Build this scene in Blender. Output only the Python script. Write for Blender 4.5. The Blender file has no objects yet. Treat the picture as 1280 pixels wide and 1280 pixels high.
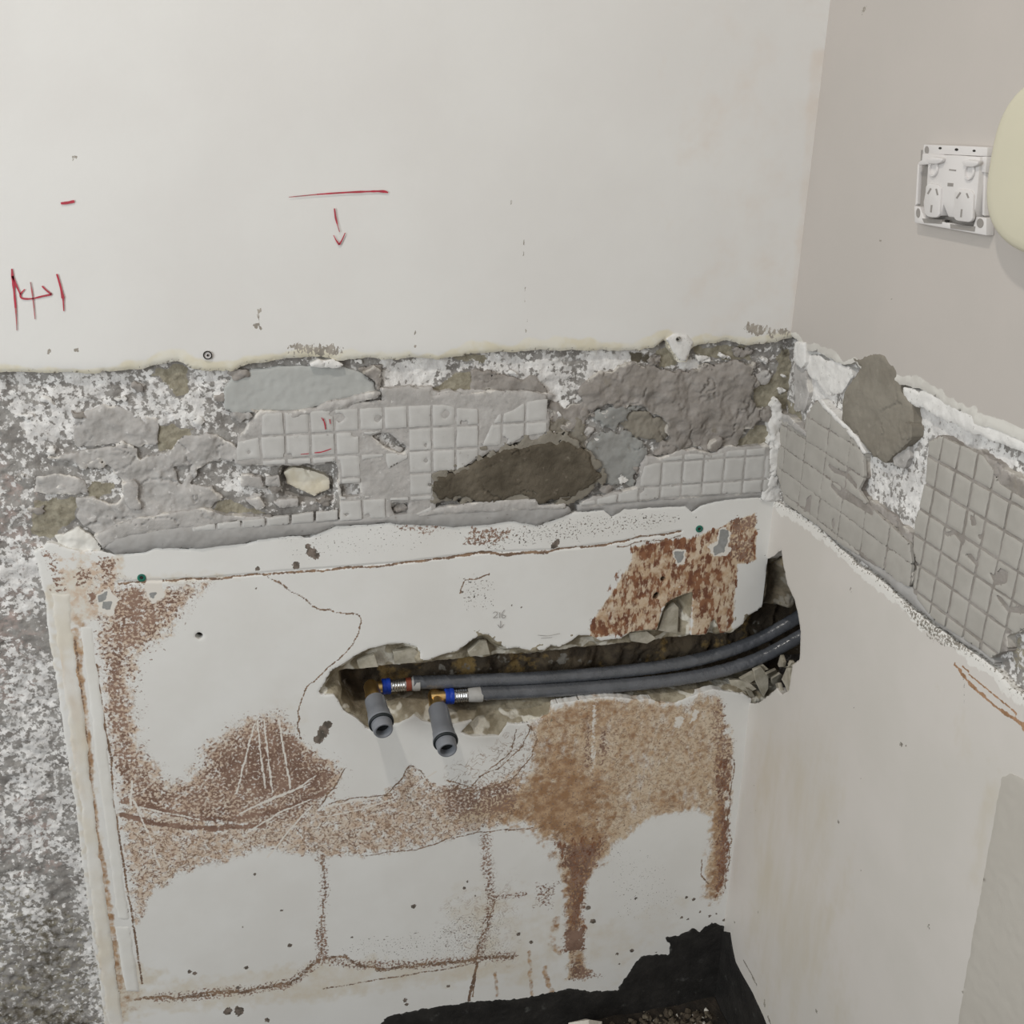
import bpy, bmesh, math, random
import numpy as np
from mathutils import Matrix, Vector

# ------------------------------------------------------------------ camera, light, exposure
SC = bpy.context.scene
COL = SC.collection
PITCH = 0.025                      # mosaic module (25 mm)
F_PX = 1342.70
YAW, PIT, ROL = math.radians(13.6098), math.radians(21.9594), math.radians(1.0795)
CAM = np.array([-0.56722, -1.05937, 1.20976])
_f = np.array([math.sin(YAW)*math.cos(PIT), math.cos(YAW)*math.cos(PIT), -math.sin(PIT)])
_r0 = np.array([math.cos(YAW), -math.sin(YAW), 0.0])
_u0 = np.cross(_r0, _f)
_r = _r0*math.cos(ROL) + _u0*math.sin(ROL)
_u = -_r0*math.sin(ROL) + _u0*math.cos(ROL)
cam_data = bpy.data.cameras.new('camera')
cam = bpy.data.objects.new('camera', cam_data)
COL.objects.link(cam)
cam_data.sensor_fit = 'HORIZONTAL'
cam_data.sensor_width = 36.0
cam_data.lens = 36.0*F_PX/1280.0
cam_data.clip_start = 0.01
cam.matrix_world = Matrix(((_r[0], _u[0], -_f[0], CAM[0]), (_r[1], _u[1], -_f[1], CAM[1]), (_r[2], _u[2], -_f[2], CAM[2]), (0, 0, 0, 1)))
SC.camera = cam

world = bpy.data.worlds.new('room_ambient')
SC.world = world
world.use_nodes = True
world.node_tree.nodes['Background'].inputs[0].default_value = (1.0, 0.955, 0.925, 1)
world.node_tree.nodes['Background'].inputs[1].default_value = 0.34

def area_light(name, loc, target, sx, sy, power, col):
    d = bpy.data.lights.new(name, 'AREA')
    d.shape = 'RECTANGLE'; d.size = sx; d.size_y = sy; d.energy = power; d.color = col
    o = bpy.data.objects.new(name, d); COL.objects.link(o)
    o.location = loc
    o.rotation_euler = (Vector(target)-Vector(loc)).to_track_quat('-Z', 'Y').to_euler()
    return o
# recessed ceiling downlight, and an added soft cool fill from the left, without a known source
dl = area_light('ceiling_downlight', (-0.9, -0.77, 2.4), (-0.75, -0.45, 0.0), 0.075, 0.075, 9.0, (1.0, 0.94, 0.86))
dl.data.shape = 'DISK'
area_light('cool_left_fill', (-2.25, -1.55, 1.35), (-0.35, -0.1, 0.75), 1.1, 1.3, 32.0, (0.93, 0.98, 1.0))

SC.view_settings.view_transform = 'Standard'
SC.view_settings.look = 'None'
SC.view_settings.gamma = 1.0
SC.view_settings.use_curve_mapping = False
SC.view_settings.exposure = 0.0

# ------------------------------------------------------------------ measuring: a photo point, carried out to a wall plane
def _dir(x, y):
    return _f + _r*((x-640.0)/F_PX) - _u*((y-640.0)/F_PX)
def at_back(x, y, h=0.0):          # -> world point on the plane h in front of the back wall (Y = -h)
    d = _dir(x, y); t = (-h-CAM[1])/d[1]
    return CAM + d*t
def at_right(x, y, h=0.0):         # plane h in front of the right wall (X = -h)
    d = _dir(x, y); t = (-h-CAM[0])/d[0]
    return CAM + d*t
def at_floor(x, y, z=0.0):
    d = _dir(x, y); t = (z-CAM[2])/d[2]
    return CAM + d*t
def zc(ox, oy, k, pts):
    return [(ox+a*k, oy+b*k) for a, b in pts]
K = 340/1280
z1 = lambda p: zc(0, 420, K, p)
z2 = lambda p: zc(260, 400, K, p)
z3 = lambda p: zc(500, 400, K, p)
z4 = lambda p: zc(720, 400, K, p)
z5 = lambda p: zc(940, 400, K, p)
z6 = lambda p: zc(940, 640, K, p)
z7 = lambda p: zc(380, 700, K, p)
z8 = lambda p: zc(660, 640, K, p)

class Wall:
    def __init__(s, back): s.back = back
    def uv(s, pts, h=0.0):
        if s.back: return np.array([[q[0], q[2]] for q in (at_back(x, y, h) for x, y in pts)])
        return np.array([[q[1], q[2]] for q in (at_right(x, y, h) for x, y in pts)])
    def xyz(s, u, v, h):
        if s.back: return np.stack([u, -h, v], -1)
        return np.stack([-h, u, v], -1)
BACK, RIGHT = Wall(True), Wall(False)

# ------------------------------------------------------------------ numpy noise, distance fields
def _hash(i, j, seed):
    n = (i*374761393 + j*668265263 + seed*974634777) & 0xffffffff
    n = ((n ^ (n >> 13))*1274126177) & 0xffffffff
    return ((n ^ (n >> 16)) & 0xffff)/65535.0
def vnoise(u, v, size, seed=0):
    x = np.asarray(u)/size; y = np.asarray(v)/size
    i = np.floor(x).astype(np.int64); j = np.floor(y).astype(np.int64)
    a = x-i; b = y-j
    a = a*a*a*(a*(a*6-15)+10); b = b*b*b*(b*(b*6-15)+10)
    h00 = _hash(i, j, seed); h10 = _hash(i+1, j, seed); h01 = _hash(i, j+1, seed); h11 = _hash(i+1, j+1, seed)
    return (h00*(1-a)+h10*a)*(1-b)+(h01*(1-a)+h11*a)*b
def fbm(u, v, size, seed=0, oct=4):
    s = 0.0; amp = 0.5; tot = 0.0
    for o in range(oct):
        s = s+amp*vnoise(u, v, size/(2**o), seed+o*17); tot += amp; amp *= 0.5
    return s/tot-0.5
def sdf(poly, u, v):               # positive inside, metres
    P = np.asarray(poly, float); Q = np.roll(P, -1, 0)
    d2 = np.full(u.shape, 1e9); ins = np.zeros(u.shape, bool)
    for (ax, ay), (bx, by) in zip(P, Q):
        ex, ey = bx-ax, by-ay; l2 = ex*ex+ey*ey
        if l2 < 1e-16: continue
        wx, wy = u-ax, v-ay
        t = np.clip((wx*ex+wy*ey)/l2, 0, 1)
        d2 = np.minimum(d2, (wx-t*ex)**2+(wy-t*ey)**2)
        if abs(ey) > 1e-12:
            c = ((ay > v) != (by > v)) & (u < ex*(v-ay)/ey+ax)
            ins ^= c
    d = np.sqrt(d2)
    return np.where(ins, d, -d)
def dline(pts, u, v, widths=None):  # distance to a polyline (less a local half width)
    P = np.asarray(pts, float); d = np.full(u.shape, 1e3)
    for k in range(len(P)-1):
        ax, ay = P[k]; ex, ey = P[k+1]-P[k]; l2 = ex*ex+ey*ey+1e-18
        t = np.clip(((u-ax)*ex+(v-ay)*ey)/l2, 0, 1)
        q = np.sqrt((u-ax-t*ex)**2+(v-ay-t*ey)**2)
        if widths is not None: q = q-(widths[k]*(1-t)+widths[k+1]*t)
        d = np.minimum(d, q)
    return d
def sstep(x, a, b):
    t = np.clip((x-a)/(b-a), 0, 1); return t*t*(3-2*t)

# ------------------------------------------------------------------ objects
def tag(o, label=None, category=None, group=None, kind=None):
    if label: o['label'] = label
    if category: o['category'] = category
    if group: o['group'] = group
    if kind: o['kind'] = kind
    return o
def empty(name, loc):
    o = bpy.data.objects.new(name, None); COL.objects.link(o); o.location = loc
    o.empty_display_size = 0.02
    return o
def link(name, me, mat, parent=None):
    o = bpy.data.objects.new(name, me); COL.objects.link(o)
    if mat: me.materials.append(mat)
    if parent:
        o.parent = parent
        o.matrix_parent_inverse = Matrix.Translation(-Vector(parent.location))
    return o
def mesh_from(name, V, quads, tris=None, attrs=None, smooth=True):
    me = bpy.data.meshes.new(name)
    V = np.asarray(V, np.float32)
    quads = np.asarray(quads, np.int32).reshape(-1, 4)
    tris = np.zeros((0, 3), np.int32) if tris is None else np.asarray(tris, np.int32).reshape(-1, 3)
    me.vertices.add(len(V)); me.vertices.foreach_set('co', V.ravel())
    nl = quads.size+tris.size
    me.loops.add(nl); me.loops.foreach_set('vertex_index', np.concatenate([quads.ravel(), tris.ravel()]))
    st = np.concatenate([np.arange(len(quads))*4, quads.size+np.arange(len(tris))*3]).astype(np.int32)
    me.polygons.add(len(st)); me.polygons.foreach_set('loop_start', st)
    if smooth is True: me.polygons.foreach_set('use_smooth', np.ones(len(st), bool))
    elif smooth is not False: me.polygons.foreach_set('use_smooth', smooth)
    if attrs:
        for k, a in attrs.items():
            at = me.attributes.new(k, 'FLOAT_COLOR', 'POINT')
            at.data.foreach_set('color', np.asarray(a, np.float32).ravel())
    me.update(calc_edges=True)
    return me

def patch(name, wall, sd, box, h, height, thick, mat, parent=None, attrs=None, extra=None, rnd=0.0008, label=None, fill=(0, 0, 0, 0)):
    """A slab with an irregular outline lying on a wall. sd(u,v): distance inside; height(u,v,s): how proud; thick: how far its edge runs back."""
    u0, u1, v0, v1 = box
    nu = max(2, int(round((u1-u0)/h))); nv = max(2, int(round((v1-v0)/h)))
    U, Vv = np.meshgrid(np.linspace(u0, u1, nu+1), np.linspace(v0, v1, nv+1), indexing='ij')
    s = sd(U, Vv)
    hu = (u1-u0)/nu; hv = (v1-v0)/nv
    gu, gv = np.gradient(s, hu, hv)
    g2 = np.maximum(gu*gu+gv*gv, 0.25)
    near = np.abs(s) < 0.55*h*np.sqrt(g2)
    inner = np.zeros_like(near); inner[1:-1, 1:-1] = True
    mv = near & inner
    step = np.where(mv, s/g2, 0)
    lim = 0.6*h
    du = np.clip(step*gu, -lim, lim); dv = np.clip(step*gv, -lim, lim)
    U = U-du; Vv = Vv-dv
    s = np.where(near, 0.0, s)
    H = height(U, Vv, s)
    if rnd: H = H-rnd*np.exp(-np.maximum(s, 0)/max(rnd*1.2, 1e-6))
    ok = s >= 0
    idx = np.arange((nu+1)*(nv+1)).reshape(nu+1, nv+1)
    c = [idx[:-1, :-1], idx[1:, :-1], idx[1:, 1:], idx[:-1, 1:]]
    o = [ok[:-1, :-1], ok[1:, :-1], ok[1:, 1:], ok[:-1, 1:]]
    sm = s[:-1, :-1]+s[1:, :-1]+s[1:, 1:]+s[:-1, 1:]
    n = sum(x.astype(int) for x in o)
    qm = (n == 4) & (sm > 0)
    quads = np.stack([x[qm] for x in c], -1)
    tris = []
    for k in range(4):
        m = (n == 3) & (~o[k])
        tris.append(np.stack([c[(k+1) % 4][m], c[(k+2) % 4][m], c[(k+3) % 4][m]], -1))
    tris = np.concatenate(tris)
    if not wall.back:
        quads = quads[:, ::-1]; tris = tris[:, ::-1]
    # boundary edges
    E = np.concatenate([quads[:, [0, 1]], quads[:, [1, 2]], quads[:, [2, 3]], quads[:, [3, 0]], tris[:, [0, 1]], tris[:, [1, 2]], tris[:, [2, 0]]])
    key = np.minimum(E[:, 0], E[:, 1]).astype(np.int64)*(idx.size+1)+np.maximum(E[:, 0], E[:, 1])
    _, inv, cnt = np.unique(key, return_inverse=True, return_counts=True)
    Bd = E[cnt[inv] == 1]
    used = np.unique(np.concatenate([quads.ravel(), tris.ravel()]))
    if len(used) == 0: return None
    mp = np.full(idx.size, -1, np.int64); mp[used] = np.arange(len(used))
    fu, fv, fh = U.ravel()[used], Vv.ravel()[used], H.ravel()[used]
    V = wall.xyz(fu, fv, fh)
    quads = mp[quads]; tris = mp[tris]
    AT = {k: np.asarray(a).reshape(-1, 4) for k, a in attrs(U, Vv, s).items()} if attrs else None
    A = {k: a[used] for k, a in AT.items()} if attrs else None
    if thick > 0 and len(Bd):
        bv = np.unique(Bd)
        base = len(V)
        m2 = np.full(idx.size, -1, np.int64); m2[bv] = np.arange(len(bv))
        bu, bvv, bh = U.ravel()[bv], Vv.ravel()[bv], H.ravel()[bv]
        jit = (vnoise(bu, bvv, 0.003, 5)-0.5)*0.0012
        V = np.concatenate([V, wall.xyz(bu, bvv, bh), wall.xyz(bu+jit, bvv+jit, bh-thick)])
        a0 = base+m2[Bd[:, 0]]; b0 = base+m2[Bd[:, 1]]; nb = len(bv)
        quads = np.concatenate([quads, np.stack([b0, a0, a0+nb, b0+nb], -1)])
        if A:
            A = {k: np.concatenate([a, AT[k][bv], AT[k][bv]]) for k, a in A.items()}
    if extra is not None:          # plain rectangles that carry the sheet on beyond the part in view
        for (a, b, cc, d, hh) in extra:
            k = len(V)
            q = wall.xyz(np.array([a, b, b, a]), np.array([cc, cc, d, d]), np.full(4, hh))
            V = np.concatenate([V, q])
            f = [k, k+1, k+2, k+3]
            quads = np.concatenate([quads, np.array([f if wall.back else f[::-1]])])
            if A: A = {kk: np.concatenate([aa, np.tile(np.array(fill, float), (4, 1))]) for kk, aa in A.items()}
    me = mesh_from(name, V, quads, tris, A)
    o = link(name, me, mat, parent)
    if label: o['label'] = label
    return o
def box_of(poly, m=0.004):
    p = np.asarray(poly); return (p[:, 0].min()-m, p[:, 0].max()+m, p[:, 1].min()-m, p[:, 1].max()+m)
def rough_sd(poly, amp=0.0022, size=0.007, seed=1, cuts=()):
    def f(u, v):
        s = sdf(poly, u, v)+fbm(u, v, size, seed, 5)*2.4*amp
        for c in cuts: s = np.minimum(s, -(sdf(c, u, v)+fbm(u, v, size*.6, seed+3, 2)*amp))
        return s
    return f

# ------------------------------------------------------------------ materials
class NT:
    def __init__(s, name):
        s.m = bpy.data.materials.new(name); s.m.use_nodes = True
        s.t = s.m.node_tree; s.b = s.t.nodes['Principled BSDF']
        s.co = s.t.nodes.new('ShaderNodeTexCoord').outputs['Object']
    def n(s, kind, **kw):
        x = s.t.nodes.new(kind)
        for k, v in kw.items(): setattr(x, k, v)
        return x
    def l(s, a, b): s.t.links.new(a, b)
    def noise(s, scale, detail=3.0, rough=0.55, dist=0.0, offset=0.0, stretch=None):
        x = s.n('ShaderNodeTexNoise'); x.inputs['Scale'].default_value = scale; x.inputs['Detail'].default_value = detail
        x.inputs['Roughness'].default_value = rough; x.inputs['Distortion'].default_value = dist
        m = s.n('ShaderNodeMapping'); m.inputs['Location'].default_value = (offset, offset*.7, offset*1.3)
        if stretch: m.inputs['Scale'].default_value = stretch
        s.l(s.co, m.inputs[0]); s.l(m.outputs[0], x.inputs['Vector'])
        return x.outputs[0]
    def math(s, op, a, b=None, c=None):
        x = s.n('ShaderNodeMath', operation=op)
        for i, q in enumerate((a, b, c)):
            if q is None: continue
            if isinstance(q, (int, float)): x.inputs[i].default_value = q
            else: s.l(q, x.inputs[i])
        return x.outputs[0]
    def ss(s, x, a, b, to0=0.0, to1=1.0):
        r = s.n('ShaderNodeMapRange', interpolation_type='SMOOTHSTEP')
        s.l(x, r.inputs[0]); r.inputs[1].default_value = a; r.inputs[2].default_value = b; r.inputs[3].default_value = to0; r.inputs[4].default_value = to1
        return r.outputs[0]
    def mix(s, fac, a, b):
        x = s.n('ShaderNodeMix', data_type='RGBA')
        for i, q in ((0, fac), (6, a), (7, b)):
            if isinstance(q, (int, float)): x.inputs[i].default_value = q
            elif isinstance(q, tuple): x.inputs[i].default_value = (*q[:3], 1)
            else: s.l(q, x.inputs[i])
        return x.outputs[2]
    def attr(s, name, ch):
        key = '_a'+name
        if not hasattr(s, key):
            a = s.n('ShaderNodeAttribute', attribute_name=name); sp = s.n('ShaderNodeSeparateColor'); s.l(a.outputs['Color'], sp.inputs[0])
            setattr(s, key, (a, sp))
        a, sp = getattr(s, key)
        return a.outputs['Alpha'] if ch == 3 else sp.outputs[ch]
def srgb(r, g, b):
    f = lambda c: (c/255/12.92 if c <= 10 else ((c/255+0.055)/1.055)**2.4)
    return (f(r), f(g), f(b))
def material(name, base, base2=None, bscale=20, layers=(), rough=0.85, bumps=(), metal=0.0, spec=0.3, bdetail=4, rough_var=0.0):
    t = NT(name)
    c = base
    if base2 is not None:
        c = t.mix(t.ss(t.noise(bscale, bdetail, 0.6), 0.35, 0.65), base, base2)
    off = 1.0
    for L in layers:
        off += 3.1
        nz = t.noise(L.get('scale', 300), L.get('detail', 3), 0.6, L.get('dist', 0.0), off, L.get('stretch'))
        sft = L.get('soft', 0.06)
        if 'vein' in L:            # thin wandering contour lines
            fac = t.math('MULTIPLY', t.ss(t.math('ABSOLUTE', t.math('SUBTRACT', nz, 0.5)), 0.0, L['vein'], L.get('max', 1.0), 0.0), t.attr(*L['mask']))
        elif 'mask' in L:
            mk_ = t.attr(*L['mask'])
            amp_ = t.math('MULTIPLY', t.math('SUBTRACT', nz, 0.5), t.ss(mk_, 0.0, 0.14, 0.0, L.get('amp', 1.6)))
            fac = t.ss(t.math('ADD', mk_, amp_), 0.5-sft, 0.5+sft, 0.0, L.get('max', 1.0))
        else:
            x = t.math('MULTIPLY_ADD', t.math('SUBTRACT', nz, 0.5), L.get('amp', 1.6), L.get('level', 0.3))
            fac = t.ss(x, 0.5-sft, 0.5+sft, 0.0, L.get('max', 1.0))
        col = L['col']
        if 'col2' in L: col = t.mix(t.ss(t.noise(L.get('cscale', 90), 3, 0.6, 0, off+1), 0.38, 0.62), L['col'], L['col2'])
        c = t.mix(fac, c, col)
    if isinstance(c, tuple): t.b.inputs['Base Color'].default_value = (*c, 1)
    else: t.l(c, t.b.inputs['Base Color'])
    t.b.inputs['Roughness'].default_value = rough
    if rough_var: t.l(t.ss(t.noise(60, 3, .6, 0, 9), .3, .7, rough-rough_var, rough+rough_var), t.b.inputs['Roughness'])
    t.b.inputs['Metallic'].default_value = metal
    t.b.inputs['Specular IOR Level'].default_value = spec
    prev = None
    for (sc, dist, st) in bumps:
        b = t.n('ShaderNodeBump'); b.inputs['Distance'].default_value = dist; b.inputs['Strength'].default_value = st
        t.l(t.noise(sc, 4, 0.6, 0.2, sc*0.01), b.inputs['Height'])
        if prev is not None: t.l(prev, b.inputs['Normal'])
        prev = b.outputs[0]
    if prev is not None: t.l(prev, t.b.inputs['Normal'])
    return t.m

WHITE = (0.765, 0.755, 0.730)
M = {}
M['paint'] = material('white_wall_paint', WHITE, (0.740, 0.725, 0.700), 6, [
    dict(mask=('m1', 0), col=(0.73, 0.68, 0.54), col2=(0.78, 0.75, 0.66), cscale=40, scale=60, amp=1.0, soft=0.3),
    dict(mask=('m1', 1), col=(0.30, 0.27, 0.23), col2=(0.42, 0.38, 0.33), scale=420, amp=2.4, soft=0.06, stretch=(1, 1, 0.5)),
    dict(mask=('m1', 2), col=(0.72, 0.66, 0.60), scale=25, amp=1.2, soft=0.4),
], rough=0.62, bumps=[(260, 0.0004, 0.25), (25, 0.002, 0.12)], spec=0.35)
M['paint_right'] = material('grey_beige_wall_paint', (0.520, 0.480, 0.445), (0.500, 0.465, 0.430), 5, [
    dict(mask=('m1', 0), col=(0.70, 0.68, 0.63), col2=(0.60, 0.575, 0.53), cscale=40, scale=80, amp=1.2, soft=0.15),
    dict(mask=('m1', 1), col=(0.30, 0.27, 0.23), scale=420, amp=2.4, soft=0.08)],
    rough=0.6, bumps=[(260, 0.0004, 0.22), (25, 0.002, 0.1)], spec=0.35)
M['board_right'] = material('bare_sheet_right', (0.665, 0.630, 0.590), (0.635, 0.605, 0.560), 7, [
    dict(mask=('m1', 0), col=(0.78, 0.76, 0.72), scale=110, amp=1.6, soft=0.12),
    dict(mask=('m1', 1), col=(0.22, 0.20, 0.17), col2=(0.36, 0.33, 0.29), scale=380, amp=2.4, soft=0.06),
    dict(mask=('m1', 2), col=(0.30, 0.17, 0.09), col2=(0.45, 0.27, 0.16), scale=300, amp=1.2, soft=0.12),
    dict(mask=('m1', 3), col=(0.60, 0.55, 0.46), scale=30, amp=1.2, soft=0.35, stretch=(1, 1, 0.25)),
], rough=0.5, bumps=[(300, 0.0003, 0.2)], spec=0.4)
M['stained'] = material('stained_sheet', (0.770, 0.762, 0.735), (0.735, 0.722, 0.690), 9, [
    dict(mask=('m2', 1), col=(0.66, 0.60, 0.50), col2=(0.68, 0.64, 0.56), scale=30, amp=1.2, soft=0.35),
    dict(mask=('m1', 0), col=(0.600, 0.465, 0.355), col2=(0.665, 0.570, 0.470), cscale=60, scale=150, amp=1.7, soft=0.22, detail=6),
    dict(mask=('m3', 2), col=(0.66, 0.55, 0.42), col2=(0.60, 0.475, 0.34), cscale=50, scale=120, amp=1.5, soft=0.25, detail=5, stretch=(1, 1, 0.35)),
    dict(mask=('m2', 0), col=(0.33, 0.19, 0.10), col2=(0.50, 0.34, 0.21), cscale=70, scale=110, amp=1.9, soft=0.32, detail=8),
    dict(mask=('m3', 0), col=(0.16, 0.065, 0.038), col2=(0.27, 0.125, 0.065), cscale=90, scale=200, amp=2.4, soft=0.14, detail=7, stretch=(1, 1, 0.42)),
    dict(mask=('m3', 1), col=(0.20, 0.125, 0.085), col2=(0.33, 0.22, 0.15), cscale=60, scale=95, vein=0.040, detail=2.5, max=1.0, dist=0.9),
    dict(mask=('m1', 1), col=(0.205, 0.125, 0.092), col2=(0.300, 0.195, 0.145), cscale=45, scale=300, amp=2.4, soft=0.13, detail=7),
    dict(mask=('m1', 2), col=(0.165, 0.110, 0.078), col2=(0.28, 0.185, 0.12), cscale=120, scale=420, amp=1.7, soft=0.16),
    dict(mask=('m2', 2), col=(0.10, 0.085, 0.07), col2=(0.22, 0.18, 0.15), cscale=120, scale=420, amp=2.2, soft=0.06),
    dict(mask=('m1', 3), col=(0.74, 0.70, 0.64), scale=240, amp=1.5, soft=0.15),
    dict(mask=('m2', 3), col=(0.33, 0.33, 0.32), col2=(0.27, 0.27, 0.26), scale=200, amp=0.8, soft=0.1),
], rough=0.6, bumps=[(330, 0.0004, 0.3)], spec=0.3)
M['render'] = material('stripped_render', (0.345, 0.330, 0.312), (0.235, 0.220, 0.205), 70, [
    dict(mask=('m1', 1), col=(0.345, 0.315, 0.245), col2=(0.265, 0.240, 0.182), cscale=160, scale=120, amp=0.9, soft=0.12),
    dict(mask=('m1', 3), col=(0.43, 0.35, 0.32), col2=(0.30, 0.255, 0.235), scale=90, amp=1.6, soft=0.2),
    dict(mask=('m1', 0), col=(0.80, 0.785, 0.765), col2=(0.62, 0.605, 0.59), cscale=50, scale=190, amp=2.9, soft=0.11, detail=8),
    dict(mask=('m1', 2), col=(0.12, 0.105, 0.08), scale=120, amp=1.5, soft=0.2),
], rough=0.95, bumps=[(420, 0.0012, 0.6), (120, 0.003, 0.4)], spec=0.15)
M['adhesive'] = material('grey_tile_adhesive', (0.475, 0.455, 0.435), (0.395, 0.378, 0.360), 38, [
    dict(mask=('m1', 0), col=(0.66, 0.63, 0.585), scale=160, amp=1.2, soft=0.25),
    dict(level=0.18, col=(0.56, 0.545, 0.525), scale=34, amp=1.8, soft=0.25),
    dict(level=0.14, col=(0.30, 0.285, 0.27), scale=70, amp=1.9, soft=0.18),
    dict(level=0.10, col=(0.62, 0.60, 0.58), scale=160, amp=2.2, soft=0.12)],
    rough=0.92, bumps=[(330, 0.0006, 0.5), (90, 0.003, 0.45)], spec=0.2)
M['adhesive_brown'] = material('brownish_tile_adhesive', (0.335, 0.308, 0.285), (0.262, 0.238, 0.214), 40, [
    dict(mask=('m1', 0), col=(0.58, 0.55, 0.50), scale=160, amp=1.2, soft=0.25, max=0.8),
    dict(level=0.16, col=(0.395, 0.370, 0.348), scale=34, amp=1.8, soft=0.25),
    dict(level=0.14, col=(0.27, 0.24, 0.20), scale=60, amp=1.9, soft=0.18)],
    rough=0.92, bumps=[(330, 0.0006, 0.5), (90, 0.003, 0.5)], spec=0.2)
M['imprint'] = material('smooth_adhesive_imprint', (0.570, 0.560, 0.540), (0.515, 0.503, 0.482), 30, [
    dict(level=0.06, col=(0.36, 0.34, 0.32), scale=120, amp=2.0, soft=0.12)],
    rough=0.8, bumps=[(500, 0.0002, 0.3)], spec=0.25)
M['imprint_right'] = material('warm_adhesive_imprint', (0.430, 0.410, 0.374), (0.392, 0.372, 0.338), 30, [
    dict(level=0.06, col=(0.33, 0.31, 0.28), scale=120, amp=2.0, soft=0.12)],
    rough=0.8, bumps=[(500, 0.0002, 0.3)], spec=0.25)
M['lip'] = material('grey_adhesive_lip', (0.400, 0.390, 0.378), (0.345, 0.333, 0.320), 35, [
    dict(level=0.08, col=(0.22, 0.20, 0.18), scale=180, amp=2.0, soft=0.1)], rough=0.85, bumps=[(300, 0.0004, 0.3)], spec=0.2)
M['trowel'] = material('grey_trowelled_render', (0.455, 0.462, 0.445), (0.420, 0.425, 0.408), 18, [], rough=0.8, bumps=[(260, 0.0003, 0.3), (30, 0.002, 0.2)], spec=0.2)
M['smear'] = material('blue_grey_smear', (0.335, 0.338, 0.325), (0.275, 0.272, 0.258), 30, [
    dict(level=0.14, col=(0.22, 0.20, 0.175), scale=60, amp=1.9, soft=0.2)], rough=0.85, bumps=[(260, 0.0005, 0.4), (50, 0.003, 0.35)], spec=0.2)
M['wet_mortar'] = material('dark_brown_mortar', (0.085, 0.071, 0.052), (0.150, 0.128, 0.097), 16, [
    dict(level=0.12, col=(0.26, 0.225, 0.18), scale=90, amp=1.8, soft=0.2)], rough=0.95, bumps=[(420, 0.001, 0.6), (70, 0.004, 0.4)], spec=0.15)
M['sand_mortar'] = material('sandy_trowelled_mortar', (0.270, 0.247, 0.207), (0.222, 0.200, 0.165), 22, [
    dict(level=0.12, col=(0.34, 0.315, 0.27), scale=60, amp=1.8, soft=0.2)], rough=0.95, bumps=[(380, 0.0008, 0.5), (60, 0.003, 0.3)], spec=0.15)
M['white_plaster'] = material('white_plaster', (0.79, 0.775, 0.75), (0.70, 0.685, 0.66), 70, [
    dict(level=0.12, col=(0.42, 0.40, 0.37), scale=300, amp=2.2, soft=0.08)], rough=0.95, bumps=[(350, 0.0008, 0.5)], spec=0.15)
M['torn'] = material('broken_plaster', (0.44, 0.40, 0.32), (0.30, 0.265, 0.205), 70, [
    dict(level=0.20, col=(0.63, 0.60, 0.53), scale=38, amp=2.0, soft=0.08, detail=2),
    dict(level=0.16, col=(0.14, 0.115, 0.08), scale=90, amp=2.0, soft=0.15)], rough=0.95, bumps=[(300, 0.0015, 0.6), (80, 0.004, 0.5)], spec=0.1)
M['slot'] = material('dark_chase_masonry', (0.115, 0.092, 0.066), (0.075, 0.060, 0.046), 40, [
    dict(level=0.16, col=(0.215, 0.150, 0.070), scale=26, amp=1.9, soft=0.2),
    dict(level=0.13, col=(0.24, 0.225, 0.20), scale=32, amp=2.0, soft=0.1)], rough=0.95, bumps=[(300, 0.0015, 0.6), (80, 0.005, 0.6)], spec=0.15)
M['strip_cream'] = material('stained_cream_strip', (0.745, 0.725, 0.68), (0.70, 0.655, 0.565), 14, [
    dict(level=0.24, col=(0.48, 0.33, 0.19), scale=24, amp=1.5, soft=0.25, stretch=(1, 1, 0.3)),
    dict(level=0.14, col=(0.76, 0.74, 0.70), scale=50, amp=1.8, soft=0.2)], rough=0.7, bumps=[(280, 0.0004, 0.3)])
M['strip_white'] = material('white_trim_strip', (0.76, 0.75, 0.715), (0.72, 0.70, 0.65), 12, [
    dict(level=0.08, col=(0.58, 0.47, 0.33), scale=22, amp=1.7, soft=0.25, stretch=(1, 1, 0.4))], rough=0.55, bumps=[(280, 0.0002, 0.2)])
M['membrane'] = material('black_waterproof_membrane', (0.022, 0.021, 0.020), (0.034, 0.032, 0.030), 30, [
    dict(level=0.06, col=(0.10, 0.10, 0.095), scale=60, amp=2.0, soft=0.2)], rough=0.42, bumps=[(140, 0.001, 0.35)], spec=0.4)
M['floor'] = material('dusty_floor_slab', (0.024, 0.021, 0.018), (0.050, 0.040, 0.031), 40, [
    dict(level=0.08, col=(0.33, 0.29, 0.22), scale=160, amp=2.2, soft=0.08)], rough=0.95, bumps=[(260, 0.002, 0.7)], spec=0.15)
M['primer'] = material('grey_coated_area', (0.520, 0.490, 0.440), (0.500, 0.470, 0.420), 8, [], rough=0.55, bumps=[(260, 0.0003, 0.2)])
M['red_ink'] = material('red_marker_ink', (0.52, 0.045, 0.075), (0.42, 0.06, 0.08), 120, rough=0.5)
M['faint_ink'] = material('faded_red_ink', (0.36, 0.20, 0.20), (0.5, 0.12, 0.13), 200, rough=0.6)
M['pencil'] = material('pencil_line', (0.27, 0.25, 0.24), (0.36, 0.34, 0.32), 300, rough=0.7)
M['rubble_grey'] = material('grey_rubble', (0.15, 0.125, 0.09), (0.09, 0.075, 0.054), 90, rough=0.95, bumps=[(250, 0.002, 0.6)])
M['rubble_dark'] = material('dark_rubble', (0.065, 0.050, 0.036), (0.10, 0.080, 0.056), 90, rough=0.95, bumps=[(250, 0.002, 0.6)])
M['rubble_white'] = material('white_plaster_rubble', (0.62, 0.59, 0.53), (0.50, 0.47, 0.41), 60, rough=0.9, bumps=[(250, 0.001, 0.4)])
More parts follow.
